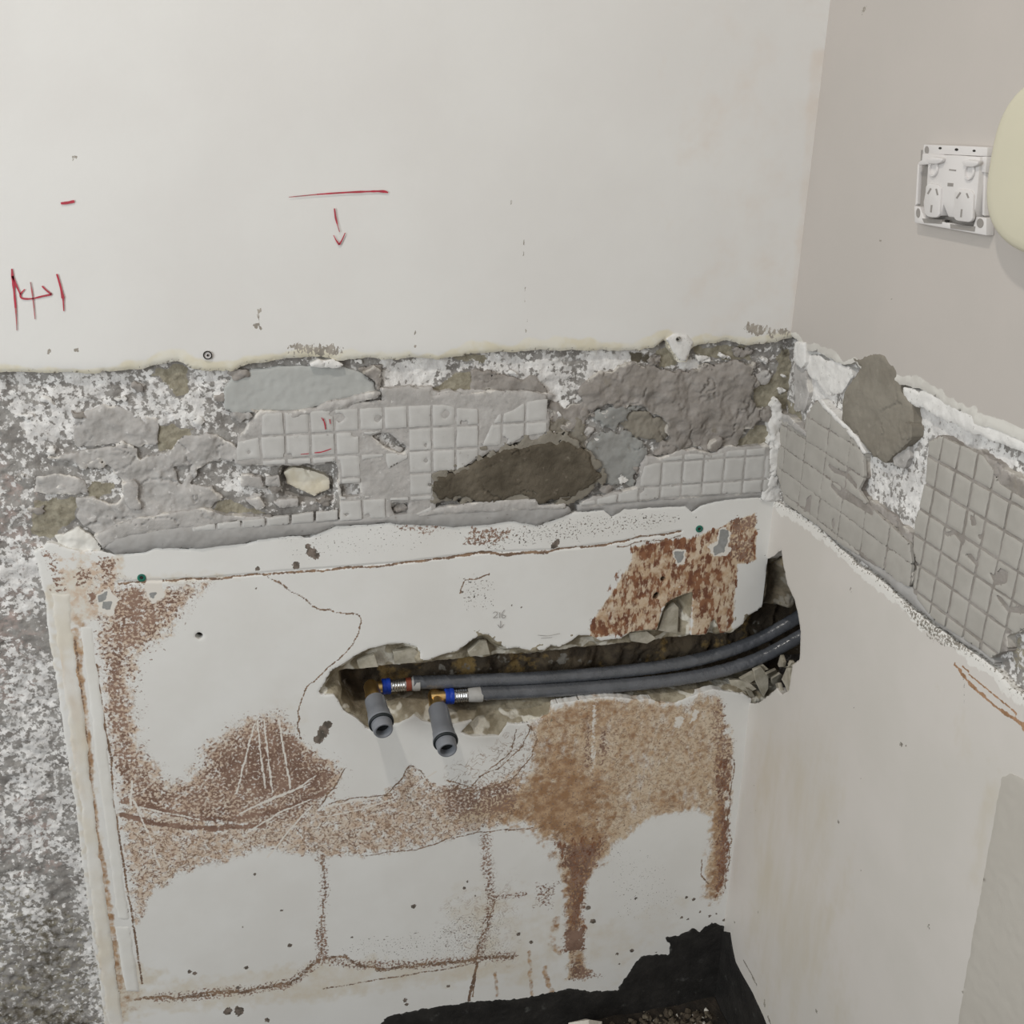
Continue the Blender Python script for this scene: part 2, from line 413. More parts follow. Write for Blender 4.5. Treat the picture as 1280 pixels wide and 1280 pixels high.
M['shard'] = material('plaster_shard', (0.46, 0.425, 0.35), (0.33, 0.30, 0.235), 70, [
    dict(level=0.12, col=(0.62, 0.59, 0.52), scale=60, amp=1.8, soft=0.12)], rough=0.95, bumps=[(250, 0.001, 0.5)])
M['cream'] = material('cream_moulded_plastic', (0.625, 0.59, 0.455), (0.615, 0.58, 0.447), 10, rough=0.38, spec=0.45)
M['socket'] = material('white_moulded_plastic', (0.675, 0.650, 0.635), (0.665, 0.64, 0.625), 10, rough=0.35, spec=0.45)
M['socket_dark'] = material('socket_shade_and_marks', (0.29, 0.27, 0.25), None, rough=0.6)  # grey for the indicators, and for shade painted into the outlet's openings
M['dark'] = material('dark_hole', (0.03, 0.027, 0.023), None, rough=0.9)
M['plug_grey'] = material('grey_plastic_plug', (0.205, 0.215, 0.235), (0.19, 0.20, 0.22), 40, rough=0.42, spec=0.4)
M['rubber'] = material('black_rubber_and_bore_shade', (0.016, 0.02, 0.022), None, rough=0.45)
M['brass'] = material('brass', (0.93, 0.68, 0.31), (0.85, 0.58, 0.24), 60, rough=0.36, metal=1.0)
M['steel'] = material('crimped_steel', (0.70, 0.70, 0.70), (0.55, 0.55, 0.55), 60, rough=0.27, metal=1.0, bumps=[(500, 0.0006, 0.4)])
M['blue'] = material('blue_plastic_ring', (0.010, 0.045, 0.36), None, rough=0.4)
M['rust_red'] = material('red_brown_plastic_ring', (0.27, 0.065, 0.035), (0.20, 0.05, 0.03), 60, rough=0.5)
M['sleeve'] = material('grey_foil_lagging', (0.115, 0.121, 0.135), (0.085, 0.09, 0.10), 35, rough=0.24, spec=0.8, bumps=[(90, 0.003, 0.35), (300, 0.0006, 0.25)], rough_var=0.06)
M['cuff'] = material('pale_tape_cuff', (0.42, 0.41, 0.39), (0.34, 0.33, 0.31), 60, rough=0.7, bumps=[(200, 0.001, 0.4)])
M['green'] = material('green_plastic_wall_plug', (0.02, 0.20, 0.13), (0.03, 0.13, 0.10), 200, rough=0.5)
M['screw'] = material('zinc_screw', (0.62, 0.61, 0.58), None, rough=0.35, metal=0.8)

# ------------------------------------------------------------------ mesh helpers for built things
def tube(name, path, radii, mat, parent=None, seg=20, caps=True, wave=None, closed_smooth=True):
    P = [Vector(p) for p in path]; n = len(P)
    V = []; Q = []; prev = None; length = 0.0
    for i in range(n):
        t = (P[min(i+1, n-1)]-P[max(i-1, 0)]).normalized()
        if prev is None:
            a = t.orthogonal().normalized()
        else:
            a = (prev-t*prev.dot(t)).normalized()
        prev = a; b = t.cross(a)
        if i: length += (P[i]-P[i-1]).length
        for k in range(seg):
            th = 2*math.pi*k/seg
            r = radii[i] if not isinstance(radii, (int, float)) else radii
            if wave: r = r*(1+wave(length, th))
            V.append(P[i]+(a*math.cos(th)+b*math.sin(th))*r)
    for i in range(n-1):
        for k in range(seg):
            k2 = (k+1) % seg
            Q.append((i*seg+k, i*seg+k2, (i+1)*seg+k2, (i+1)*seg+k))
    me = bpy.data.meshes.new(name)
    F = list(Q)
    if caps:
        F.append(tuple(range(seg))[::-1]); F.append(tuple((n-1)*seg+k for k in range(seg)))
    me.from_pydata([tuple(v) for v in V], [], F)
    for p in me.polygons: p.use_smooth = len(p.vertices) == 4
    return link(name, me, mat, parent)
def lathe(name, origin, axis, prof, mat, parent=None, seg=32, facets=None):
    """prof: (distance along axis, radius) pairs; sharp corners kept by splitting the shading."""
    ax = Vector(axis).normalized(); a = ax.orthogonal().normalized(); b = ax.cross(a); o = Vector(origin)
    V = []; F = []
    n = facets or seg
    for (d, r) in prof:
        for k in range(n):
            th = 2*math.pi*k/n
            V.append(tuple(o+ax*d+(a*math.cos(th)+b*math.sin(th))*max(r, 1e-5)))
    for i in range(len(prof)-1):
        for k in range(n):
            k2 = (k+1) % n
            F.append((i*n+k, i*n+k2, (i+1)*n+k2, (i+1)*n+k))
    me = bpy.data.meshes.new(name); me.from_pydata(V, [], F)
    bm = bmesh.new(); bm.from_mesh(me); bmesh.ops.remove_doubles(bm, verts=bm.verts, dist=2e-5); bmesh.ops.recalc_face_normals(bm, faces=bm.faces)
    for f in bm.faces: f.smooth = facets is None
    bm.to_mesh(me); bm.free()
    if facets is None: me.set_sharp_from_angle(angle=math.radians(35))
    return link(name, me, mat, parent)
def prism(name, poly3, off, mat, parent=None, bevel=0.0, seg=2):
    """Closed outline of 3-D points pushed along a vector."""
    bm = bmesh.new()
    vs = [bm.verts.new(p) for p in poly3]; f = bm.faces.new(vs)
    r = bmesh.ops.extrude_face_region(bm, geom=[f])
    bmesh.ops.translate(bm, vec=off, verts=[g for g in r['geom'] if isinstance(g, bmesh.types.BMVert)])
    bmesh.ops.recalc_face_normals(bm, faces=bm.faces)
    if bevel:
        top = [e for e in bm.edges if len(e.link_faces) == 2 and e.calc_face_angle(0) > 0.5]
        bmesh.ops.bevel(bm, geom=top, offset=bevel, segments=seg, profile=0.5, affect='EDGES', clamp_overlap=True)
    me = bpy.data.meshes.new(name); bm.to_mesh(me); bm.free()
    for p in me.polygons: p.use_smooth = True
    me.set_sharp_from_angle(angle=math.radians(40))
    return link(name, me, mat, parent)
def ribbon(name, wall, pts, widths, h, mat, parent, sub=6):
    """A pen stroke lying on a wall face."""
    P = wall.uv(pts, h)
    # Catmull-Rom
    Q = []; W = []
    for i in range(len(P)-1):
        p0, p1, p2, p3 = P[max(i-1, 0)], P[i], P[i+1], P[min(i+2, len(P)-1)]
        for k in range(sub):
            t = k/sub
            Q.append(0.5*((2*p1)+(-p0+p2)*t+(2*p0-5*p1+4*p2-p3)*t*t+(-p0+3*p1-3*p2+p3)*t**3)); W.append(widths[i]*(1-t)+widths[i+1]*t)
    Q.append(P[-1]); W.append(widths[-1])
    Q = np.array(Q); W = np.array(W)*0.0008/2
    T = np.gradient(Q, axis=0); T /= np.linalg.norm(T, axis=1)[:, None]+1e-9
    N = np.stack([-T[:, 1], T[:, 0]], -1)
    W = W*(0.8+0.4*vnoise(Q[:, 0], Q[:, 1], 0.004, 3))
    A = Q+N*W[:, None]; B = Q-N*W[:, None]
    V = np.concatenate([wall.xyz(A[:, 0], A[:, 1], np.full(len(A), h)), wall.xyz(B[:, 0], B[:, 1], np.full(len(B), h))])
    n = len(Q)
    quads = [(n+i, n+i+1, i+1, i) if wall.back else (i, i+1, n+i+1, n+i) for i in range(n-1)]
    return link(name, mesh_from(name, V, quads), mat, parent)
def catmull(P, sub):
    P = [np.asarray(p, float) for p in P]; Q = []
    for i in range(len(P)-1):
        p0, p1, p2, p3 = P[max(i-1, 0)], P[i], P[i+1], P[min(i+2, len(P)-1)]
        for k in range(sub):
            t = k/sub
            Q.append(0.5*((2*p1)+(-p0+p2)*t+(2*p0-5*p1+4*p2-p3)*t*t+(-p0+3*p1-3*p2+p3)*t**3))
    Q.append(P[-1]); return Q

# ------------------------------------------------------------------ masks painted from outlines measured on the wall
class Masks:
    def __init__(s, wall, U, V, h):
        s.w, s.U, s.V, s.h = wall, U, V, h
        s.c = {}
        s.wu = fbm(U, V, 0.016, 91, 4); s.wv = fbm(U, V, 0.016, 57, 4)
        s.e = fbm(U, V, 0.008, 33, 3)
    def ch(s, k):
        if k not in s.c: s.c[k] = np.zeros(s.U.shape)
        return s.c[k]
    def _sel(s, P, m):
        return (s.U > P[:, 0].min()-m) & (s.U < P[:, 0].max()+m) & (s.V > P[:, 1].min()-m) & (s.V < P[:, 1].max()+m)
    def area(s, k, px, val, fall=0.005, rag=0.008, op='max'):
        P = s.w.uv(px, s.h); c = s.ch(k); m = s._sel(P, fall+rag+0.004)
        d = sdf(P, s.U[m], s.V[m])+s.e[m]*2*rag
        x = sstep(d, -fall, fall)
        if op == 'max': c[m] = np.maximum(c[m], val*x)
        elif op == 'add': c[m] = c[m]+val*x
        else: c[m] = c[m]*(1-x)+val*x
        return s
    def ring(s, k, px, val, width, fall=0.003, rag=0.006, inner=0.0):
        """A rim that runs along inside an outline."""
        P = s.w.uv(px, s.h); c = s.ch(k); m = s._sel(P, 0.02)
        d = sdf(P, s.U[m], s.V[m])+s.e[m]*2*rag
        x = sstep(d, -fall, fall)*(1-sstep(d, width-fall, width+fall))
        c[m] = np.maximum(c[m], val*x); return s
    def line(s, k, px, val, w, fall=0.0012, wob=0.006, ws=None):
        P = s.w.uv(px, s.h); c = s.ch(k); m = s._sel(P, w+fall+wob+0.004)
        u = s.U[m]+s.wu[m]*wob; v = s.V[m]+s.wv[m]*wob
        d = dline(P, u, v)
        c[m] = np.maximum(c[m], val*(1-sstep(d, w, w+fall))); return s
    def spots(s, k, lst, val=1.0):
        for x, y, r in lst:
            p = s.w.uv([(x, y)], s.h)[0]; R = r*0.0008; c = s.ch(k)
            m = (np.abs(s.U-p[0]) < R*2+.003) & (np.abs(s.V-p[1]) < R*2+.003)
            d = np.hypot(s.U[m]-p[0], s.V[m]-p[1])*(1+s.wu[m]*1.2)
            c[m] = np.maximum(c[m], val*(1-sstep(d, R*0.7, R*1.3)))
        return s
    def pack(s, name):
        return np.stack([np.clip(s.c.get(name+str(i), np.zeros(s.U.shape)), 0, 1.5) for i in range(4)], -1)
def disc(wall, x, y, r_px, h):
    c = wall.uv([(x, y)], h)[0]; R = r_px*0.0008
    return [(c[0]+R*math.cos(a), c[1]+R*math.sin(a)) for a in np.linspace(0, 2*math.pi, 14, endpoint=False)]

H_UP, H_PAD, H_ADH, H_SUB, H_LOW = 0.001, 0.0, -0.0025, -0.009, -0.003
def corner_px(y): return 1038.5-0.1165*y-0.0*y
# ---- outlines that several pieces share
UP_EDGE = [(-620, 498), (-300, 482), (-40, 470), (0, 467), (13, 466), (80, 467), (140, 466), (178, 461), (192, 457), (223, 452), (234, 459), (255, 465), (290, 464), (313, 456), (347, 452), (366, 448),
           (387, 447), (403, 446), (422, 451), (440, 450), (462, 448), (491, 450), (515, 448), (547, 450), (568, 446), (606, 442), (649, 440), (675, 437), (702, 440), (744, 438),
           (787, 440), (819, 435), (832, 426), (838, 438), (845, 446), (849, 457), (860, 456), (862, 441), (869, 434), (893, 430), (911, 426), (932, 433), (959, 430), (990, 424)]
LOW_EDGE = [(60, 678), (100, 690), (127, 689), (143, 693), (180, 691), (194, 685), (252, 686), (266, 681), (305, 680), (329, 674), (366, 670), (387, 672), (398, 667), (419, 658), (488, 654), (499, 656),
            (536, 655), (569, 659), (606, 656), (627, 651), (659, 653), (673, 657), (702, 647), (720, 640), (755, 638), (765, 647), (779, 635), (800, 636), (840, 634), (858, 633), (865, 640), (879, 631), (916, 623), (963, 622)]
LOW_LEFT = [(133, 1290), (125, 1230), (112, 1150), (103, 1080), (95, 1010), (85, 950), (75, 880), (62, 800), (55, 740), (42, 690)]
CH_TOP = z7([(70, 620), (100, 570), (130, 520), (180, 490), (240, 450), (300, 420), (400, 395), (470, 390), (530, 410), (548, 440), (545, 475), (590, 470), (650, 445), (720, 430), (780, 385), (830, 350), (870, 352), (920, 395), (960, 420), (1000, 410), (1060, 425), (1130, 425), (1165, 400), (1205, 410), (1250, 385)]) + \
         z8([(240, 580), (290, 580), (340, 605), (440, 595), (480, 565), (560, 555), (605, 555), (625, 490), (650, 430), (690, 405), (740, 385), (778, 375), (765, 580), (840, 575), (862, 520), (875, 503), (890, 520), (905, 570), (960, 560), (1010, 530), (1030, 490), (1080, 465), (1105, 440), (1115, 400), (1122, 330)])
CH_BOT = [(937, 873), (930, 868)] + z8([(935, 845), (870, 835), (800, 855), (730, 885), (690, 900), (620, 900), (580, 880), (500, 885), (440, 875), (380, 870), (320, 875), (250, 885), (120, 905), (100, 955), (40, 985)]) + \
         [(646, 906), (635, 904), (624, 920), (592, 921), (575, 916), (590, 901), (566, 906), (545, 905), (529, 902), (518, 895), (497, 905), (478, 909), (460, 912), (444, 897), (430, 889), (422, 875), (417, 869), (401, 869)]
CHASE = CH_TOP+[(958, 706), (990, 690), (990, 880)]+CH_BOT
SLOT = [(424, 841), (470, 836), (523, 830), (614, 821), (660, 819), (700, 814), (785, 805), (880, 794), (930, 778), (952, 757), (1100, 745), (1100, 880), (938, 848), (880, 857), (800, 866), (700, 872), (640, 879), (585, 886), (545, 880), (500, 876), (470, 884), (444, 884), (428, 868)]

# ------------------------------------------------------------------ wall_back: stripped render behind the band and down the left side
SUB_POLY = BACK.uv([(985, 650), (135, 715), (95, 730), (110, 850), (130, 960), (150, 1100), (175, 1300)], H_SUB)
SUB_POLY = np.array([[-1.38, -0.03], [-1.38, 0.995], [0.03, 0.995]]+[list(q) for q in SUB_POLY])
SUB_POLY[-1, 1] = -0.03
PIT_HOLE = [(352, 582), (362, 576), (385, 574), (405, 577), (420, 582), (419, 606), (418, 622), (404, 623), (380, 626), (352, 620), (348, 602)]
def sub_attr(U, V, s):
    k = Masks(BACK, U, V, H_SUB)
    k.c['m10'] = 0.26+0.30*fbm(U, V, 0.05, 4, 3)
    for px, val in [([(12, 478), (190, 466), (292, 468), (284, 505), (262, 525), (200, 530), (100, 545), (40, 560), (15, 520)], .60),
                    ([(12, 470), (80, 470), (188, 466), (150, 480), (60, 490), (25, 500)], .72),
                    ([(235, 462), (285, 468), (262, 482), (236, 474)], .85), ([(196, 500), (262, 496), (258, 526), (205, 522)], .72),
                    ([(478, 452), (572, 447), (556, 470), (520, 482), (480, 480)], .95), ([(560, 446), (740, 440), (745, 470), (700, 525), (690, 525), (640, 470), (570, 462)], .55),
                    ([(680, 460), (694, 458), (700, 500), (699, 522), (688, 520), (680, 490)], 1.1), ([(742, 440), (806, 440), (800, 458), (770, 462), (742, 458)], .92),
                    ([(704, 462), (735, 455), (728, 520), (712, 520)], .62), ([(300, 580), (332, 588), (345, 615), (300, 620), (282, 605)], .66),
                    ([(428, 600), (452, 600), (452, 622), (428, 622)], .78), ([(455, 540), (512, 548), (508, 572), (480, 565)], .70), ([(95, 590), (152, 585), (150, 608), (105, 612)], .62),
                    ([(840, 452), (878, 446), (872, 464), (850, 468)], .95), ([(956, 436), (990, 430), (990, 520), (965, 530)], .42), ([(40, 600), (105, 600), (110, 640), (45, 640)], .40),
                    ([(0, 560), (60, 600), (55, 700), (0, 690)], .42), ([(0, 690), (56, 700), (60, 770), (0, 770)], .62), ([(0, 800), (68, 820), (92, 960), (0, 960)], .47), ([(0, 960), (95, 980), (105, 1080), (0, 1060)], .50),
                    ([(30, 900), (85, 930), (92, 1000), (20, 1000)], .55), ([(0, 1090), (50, 1080), (60, 1180), (0, 1190)], .50), ([(80, 1050), (140, 1080), (150, 1290), (120, 1290)], .55)]:
        k.area('m10', px, val, 0.010, 0.010, 'set')
    k.c['m10'] = k.c['m10']*(1+1.1*fbm(U, V, .022, 66, 3))
    for px in [z1([(720, 160), (840, 125), (885, 150), (875, 260), (830, 285), (790, 240), (725, 185)]), z1([(745, 420), (910, 430), (900, 470), (830, 530), (750, 548)]), z1([(165, 780), (365, 745), (360, 860), (240, 950), (145, 940), (160, 860)]),
               z1([(420, 685), (540, 690), (520, 740), (430, 770)]), z1([(1020, 770), (1090, 770), (1260, 840), (1010, 830)]), z3([(150, 335), (250, 260), (330, 235), (400, 250), (450, 290), (430, 340)]),
               z4([(830, 290), (860, 270), (930, 280), (960, 130), (1010, 130), (1010, 410), (940, 430), (830, 400)]), z4([(740, 600), (850, 490), (930, 500), (930, 610), (800, 610)]), z3([(930, 350), (1040, 340), (1050, 385), (940, 390)]),
               z4([(370, 140), (440, 110), (480, 210), (400, 230), (370, 200)]), z4([(560, 130), (800, 120), (830, 190), (700, 180), (560, 170)]), z3([(240, 165), (400, 165), (400, 195), (250, 190)])]:
        k.area('m11', px, 0.95, 0.003, 0.004); k.area('m10', px, 0.04, 0.003, 0.004, 'set')
    k.area('m11', [(0, 1090), (140, 1150), (170, 1300), (-40, 1300), (-40, 1100)], 0.42, 0.02, 0.02)
    k.area('m13', [(-20, 560), (40, 590), (60, 880), (-20, 900)], 0.45, 0.02, 0.02); k.area('m13', [(-20, 960), (80, 1000), (80, 1100), (-20, 1080)], 0.42, 0.02, 0.02)
    k.area('m12', [(30, 1130), (80, 1130), (95, 1200), (60, 1280), (20, 1280)], 0.42, 0.015, 0.015)
    k.area('m12', [(0, 1250), (120, 1262), (120, 1300), (-20, 1300)], 0.5, 0.015, 0.01)
    k.area('m12', z4([(250, 150), (345, 150), (345, 200), (260, 200)]), 0.8, 0.002, 0.002)
    k.area('m12', z4([(960, 120), (1015, 110), (1010, 200), (970, 200)]), 0.55, 0.004, 0.003)
    sub_attr.m = k
    return {'m1': k.pack('m1')}
def sub_height(u, v, s):
    h = H_SUB+fbm(u, v, 0.03, 2, 4)*0.004+fbm(u, v, 0.006, 8, 3)*0.0030
    left = sstep(BACK.uv([(75, 800)])[0][0]-u, 0, 0.05)
    h = h+left*(fbm(u, v, 0.010, 5, 3)*0.004)
    d = sdf(BACK.uv(PIT_HOLE, H_SUB), u, v)+fbm(u, v, .01, 6, 2)*.003
    return h-0.012*sstep(d, -0.002, 0.004)
wall_back = patch('wall_back', BACK, lambda u, v: sdf(SUB_POLY, u, v), (-1.35, 0.012, 0.0, 0.985), 0.0018, sub_height, 0.0, M['render'], None, sub_attr,
                  extra=[(-2.4, -1.35, -0.0, 0.985, H_SUB), (-2.4, 0.13, -0.0, 2.5, -0.12)], rnd=0, fill=(.42, 0, 0, 0))
tag(wall_back, 'back wall stripped of its tiles, with torn sheets, old adhesive and an open pipe chase', kind='structure')

# ---- painted sheet above the band
UPP = np.concatenate([BACK.uv(UP_EDGE, H_UP), [[0.03, 0.958], [0.03, 1.53], [-1.40, 1.53], [-1.40, 0.942]]])
def up_attr(U, V, s):
    k = Masks(BACK, U, V, H_UP)
    e = np.minimum(sdf(UPP, U, V), 0.5)
    k.c['m10'] = 0.95*(1-sstep(e+fbm(U, V, 0.04, 3, 3)*0.02, 0.004, 0.013))*np.where(V < 1.05, 1, 0)
    k.c['m11'] = 0.22*(1-sstep(e, 0.0, 0.008))*np.where(V < 1.05, 1, 0)
    k.spots('m11', [(95, 438, 4), (62, 440, 3), (400, 437, 7), (385, 436, 5), (415, 436, 5), (372, 434, 4), (520, 415, 2), (655, 305, 3), (640, 252, 2.5), (320, 408, 3), (325, 388, 2), (415, 440, 6), (950, 414, 8), (940, 411, 6), (965, 418, 5), (1030, 75, 2), (92, 197, 3), (520, 432, 2)], .75)
    k.line('m11', [(322, 380), (326, 412)], .55, .0006, .0012, 0.0); k.line('m11', [(654, 300), (658, 420)], .30, .0006, .0012, 0.002)
    k.line('m11', [(366, 436), (425, 437)], .5, .003, .004); k.line('m11', [(935, 408), (985, 416)], .55, .002, .004)
    k.area('m12', [(880, -20), (1060, -20), (1010, 420), (860, 430)], .30, .10, .05); k.area('m12', [(1012, 60), (1035, 60), (1003, 420), (985, 420)], .55, .006, .002)
    return {'m1': k.pack('m1')}
upper_sheet = patch('painted_sheet', BACK, rough_sd(UPP, 0.0016, 0.008, 11), (-1.36, 0.002, 0.93, 1.50), 0.0022, lambda u, v, s: H_UP+fbm(u, v, .12, 3, 2)*.0015-0.002*np.exp(-np.maximum(s, 0)/.004)*np.where(v < 1.1, 1, 0), 0.010,
                    M['paint'], wall_back, up_attr, extra=[(-2.4, -1.36, 0.942, 2.5, H_UP), (-1.36, 0.0, 1.50, 2.5, H_UP)], label='white painted sheet above the stripped band')

# ---- stained sheet below the band, with the chase cut out of it
LOWP = np.concatenate([BACK.uv(LOW_EDGE, H_LOW), [[0.03, 0.766], [0.03, -0.03], [-0.815, -0.03]], BACK.uv(LOW_LEFT[1:], H_LOW)])
CHASE_UV = BACK.uv(CHASE, H_LOW)
HOLES = [disc(BACK, 249, 795, 5.5, H_LOW), disc(BACK, 829, 724, 4.5, H_LOW), disc(BACK, 821, 745, 6.0, H_LOW)]
S1 = [(120, 715), (150, 728), (200, 735), (245, 727), (265, 728), (235, 757), (205, 800), (172, 820), (168, 860), (170, 905), (180, 940), (210, 975), (235, 975), (255, 935), (290, 905), (330, 890), (352, 893), (375, 925), (400, 940), (430, 960), (425, 985), (405, 1010), (380, 1030), (340, 1040), (300, 1035), (250, 1030), (190, 1020), (155, 1010), (140, 960), (130, 880), (122, 800)]
S2 = [(150, 1005), (300, 1030), (380, 1020), (410, 1003), (480, 995), (500, 975), (515, 958), (530, 980), (560, 982), (600, 985), (650, 960), (655, 1000), (640, 1030), (590, 1040), (520, 1060), (450, 1070), (400, 1072), (330, 1060), (290, 1075), (240, 1085), (190, 1115), (170, 1155), (160, 1080)]
S3 = [(790, 685), (870, 672), (945, 640), (945, 700), (922, 705), (915, 792), (863, 797), (866, 738), (826, 760), (820, 790), (735, 797), (745, 770), (790, 700)]
S4 = [(688, 884), (750, 872), (850, 879), (900, 862), (907, 895), (917, 945), (910, 1000), (908, 1060), (906, 1110), (892, 1132), (878, 1122), (890, 1020), (870, 1015), (820, 1018), (790, 1037), (765, 1060), (745, 1085), (730, 1112), (726, 1180), (740, 1222), (712, 1222), (705, 1110), (690, 1060), (668, 1035), (600, 1028), (560, 1030), (600, 1000), (640, 990), (665, 960), (660, 920), (672, 900)]
def low_attr(U, V, s):
    k = Masks(BACK, U, V, H_LOW)
    t, b, ln, sc = 'm10', 'm11', 'm12', 'm13'; o, wsh, bk, gy = 'm20', 'm21', 'm22', 'm23'
    k.c[b] = np.zeros(U.shape)
    vn, stk, crm = 'm31', 'm30', 'm32'
    k.area(t, S1, .60, .012, .008); k.area(t, S2, .60, .009, .010); k.area(crm, S3, .95, .003, .003); k.area(crm, S4, .74, .010, .008)
    k.area(vn, S2, 1.0, .006, .006); k.area(vn, S4, .62, .008, .006); k.area(vn, [(560, 960), (665, 905), (680, 960), (640, 1000), (560, 1000)], .7, .01, .01); k.area(vn, S1, .4, .01, .006); k.area(vn, [(560, 1130), (640, 1100), (640, 1200), (560, 1200)], .45, .02, .02)
    # brown glue residue
    k.area(b, S1, .53, .022, .010)
    k.area(b, [(124, 812), (160, 820), (160, 900), (172, 950), (165, 990), (150, 990), (135, 900)], .58, .010, .008)
    k.area(b, [(300, 920), (350, 905), (400, 950), (425, 965), (400, 1000), (330, 1000), (270, 990), (260, 960)], .66, .015, .014)
    k.line(b, [(156, 1000), (190, 1008), (240, 1022), (300, 1024), (360, 1010), (410, 990)], .72, .0022, .004)
    k.line(b, [(152, 1018), (200, 1030), (260, 1036), (330, 1032)], .8, .002, .003)
    k.area(b, [(150, 735), (185, 735), (180, 765), (205, 765), (195, 785), (160, 775)], .66, .008, .010)
    k.area(b, [(98, 712), (118, 705), (116, 725), (97, 730)], .62, .006, .006); k.area(b, [(112, 742), (122, 744), (116, 760), (108, 752)], .8, .003, .003); k.area(t, [(90, 700), (150, 695), (150, 760), (105, 790)], .52, .008, .006)
    k.area(b, S2, .33, .014, .010); k.ring(b, S2, .50, .0035, .003, .010)
    k.area(b, [(545, 985), (640, 975), (650, 1010), (600, 1025), (560, 1020)], .55, .01, .008)
    k.area(stk, S3, .42, .006, .004); k.ring(stk, S3, .66, .0060, .005, .006); k.area(stk, [(790, 683), (875, 668), (870, 690), (800, 702)], .68, .005, .003); k.area(stk, [(850, 705), (885, 715), (895, 765), (880, 770), (860, 735)], .68, .006, .006); k.area(stk, [(780, 705), (812, 705), (800, 775), (770, 790), (745, 792)], .50, .01, .008)
    k.area(b, [(912, 650), (948, 640), (946, 660), (915, 668)], .58, .004, .004); k.area(b, [(905, 672), (944, 668), (942, 702), (908, 700)], .50, .004, .004)
    k.area(stk, [(735, 780), (785, 775), (790, 795), (735, 797)], .66, .006, .005)
    k.area(b, S4, .22, .01, .006); k.area(stk, [(690, 1050), (760, 1045), (735, 1105), (725, 1185), (708, 1185), (706, 1100)], .52, .012, .010); k.area(b, [(886, 880), (905, 870), (917, 945), (910, 1000), (892, 990)], .46, .008, .008); k.area(b, [(893, 940), (917, 950), (908, 1000), (913, 1050), (905, 1115), (893, 1125), (897, 1040)], .50, .007, .008); k.area(stk, [(893, 940), (917, 950), (908, 1000), (913, 1050), (905, 1115), (893, 1125), (897, 1040)], .54, .006, .008)
    k.area(b, [(730, 910), (740, 905), (742, 960), (728, 960)], .48, .006, .006); k.area(b, [(748, 915), (762, 910), (758, 960), (748, 958)], .52, .006, .006)
    k.area(b, [(690, 1055), (760, 1050), (735, 1105), (725, 1180), (708, 1180), (708, 1100)], .54, .01, .008); k.area(b, [(706, 1162), (730, 1160), (732, 1188), (706, 1190)], .85, .006, .003); k.area(b, [(715, 1195), (750, 1222), (712, 1225)], .62, .006, .006)
    k.area(b, [(590, 658), (640, 660), (638, 672), (600, 684), (578, 680)], .52, .005, .005); k.area(b, [(490, 655), (560, 655), (540, 668), (500, 666)], .42, .004, .004)
    k.area(b, [(120, 692), (146, 700), (144, 725), (124, 722)], .56, .005, .005)
    k.line(b, [(402, 1070), (406, 1110), (403, 1150), (401, 1195)], .42, .0012, .010, .006); k.line(ln, [(402, 1070), (406, 1110), (403, 1150), (401, 1195)], .55, .0006, .0018, .006); k.line(b, [(402, 1165), (403, 1200)], .52, .004, .008)
    k.line(b, [(607, 1045), (609, 1090), (614, 1125), (608, 1160), (600, 1190)], .46, .0022, .010, .006); k.line(vn, [(607, 1045), (614, 1125), (600, 1190)], .9, .004, .008); k.line(b, [(612, 1122), (640, 1120), (655, 1118)], .45, .002, .006); k.area(b, [(668, 1105), (700, 1100), (690, 1135), (668, 1135)], .45, .01, .006)
    # tan and orange rust wash
    k.area(o, [(640, 985), (700, 940), (790, 985), (760, 1040), (740, 1085), (705, 1090), (680, 1040), (610, 1020)], .86, .03, .02)
    k.area(o, S4, .42, .01, .006); k.area(o, [(700, 1050), (755, 1050), (732, 1110), (725, 1185), (708, 1185), (706, 1100)], .80, .008, .006); k.area(o, [(892, 1000), (906, 1000), (904, 1110), (890, 1120)], .75, .005, .003)
    k.area(o, S3, .40, .006, .004); k.area(o, S1, .12, .02, .01); k.line(o, [(700, 1190), (690, 1180), (696, 1150)], .4, .003, .006)
    k.c[o] = k.c[o]*(1+1.5*fbm(U, V, .05, 88, 4)); k.c[crm] = k.c[crm]*(1+.7*fbm(U, V, .035, 89, 4)); k.area(bk, S4, .15, .01, .01)
    k.area(wsh, [(120, 1240), (420, 1200), (650, 1190), (640, 1220), (420, 1250), (130, 1275)], .60, .015, .012); k.area(wsh, [(145, 1180), (200, 1220), (160, 1280), (130, 1280)], .8, .02, .02)
    k.area(wsh, [(560, 1100), (720, 1110), (700, 1230), (580, 1235)], .45, .03, .02); k.area(wsh, [(330, 870), (420, 830), (400, 950), (370, 940)], .25, .03, .02)
    k.area(wsh, [(150, 722), (260, 716), (300, 722), (200, 735)], .60, .008, .006); k.area(wsh, [(690, 1150), (870, 1120), (800, 1220), (700, 1225)], .36, .04, .02)
    # tide lines and joints
    k.line(ln, [(148, 729), (200, 726), (262, 724), (350, 716), (430, 711), (500, 705), (560, 698), (600, 692), (645, 692), (686, 689), (720, 684), (760, 681), (800, 671), (852, 665)], .85, .0006, .0012, .004)
    k.line(ln, [(560, 698), (600, 691), (640, 693), (684, 690)], .9, .0010, .0012, .004); k.line(ln, [(770, 684), (800, 678), (850, 671)], .7, .0005, .001, .006)
    k.line(ln, [(334, 720), (352, 733), (366, 742), (380, 750), (395, 760), (420, 766), (446, 769), (451, 778), (447, 795), (430, 818), (405, 838), (384, 858), (376, 880), (372, 910), (375, 925)], .80, .0004, .0011, .006)
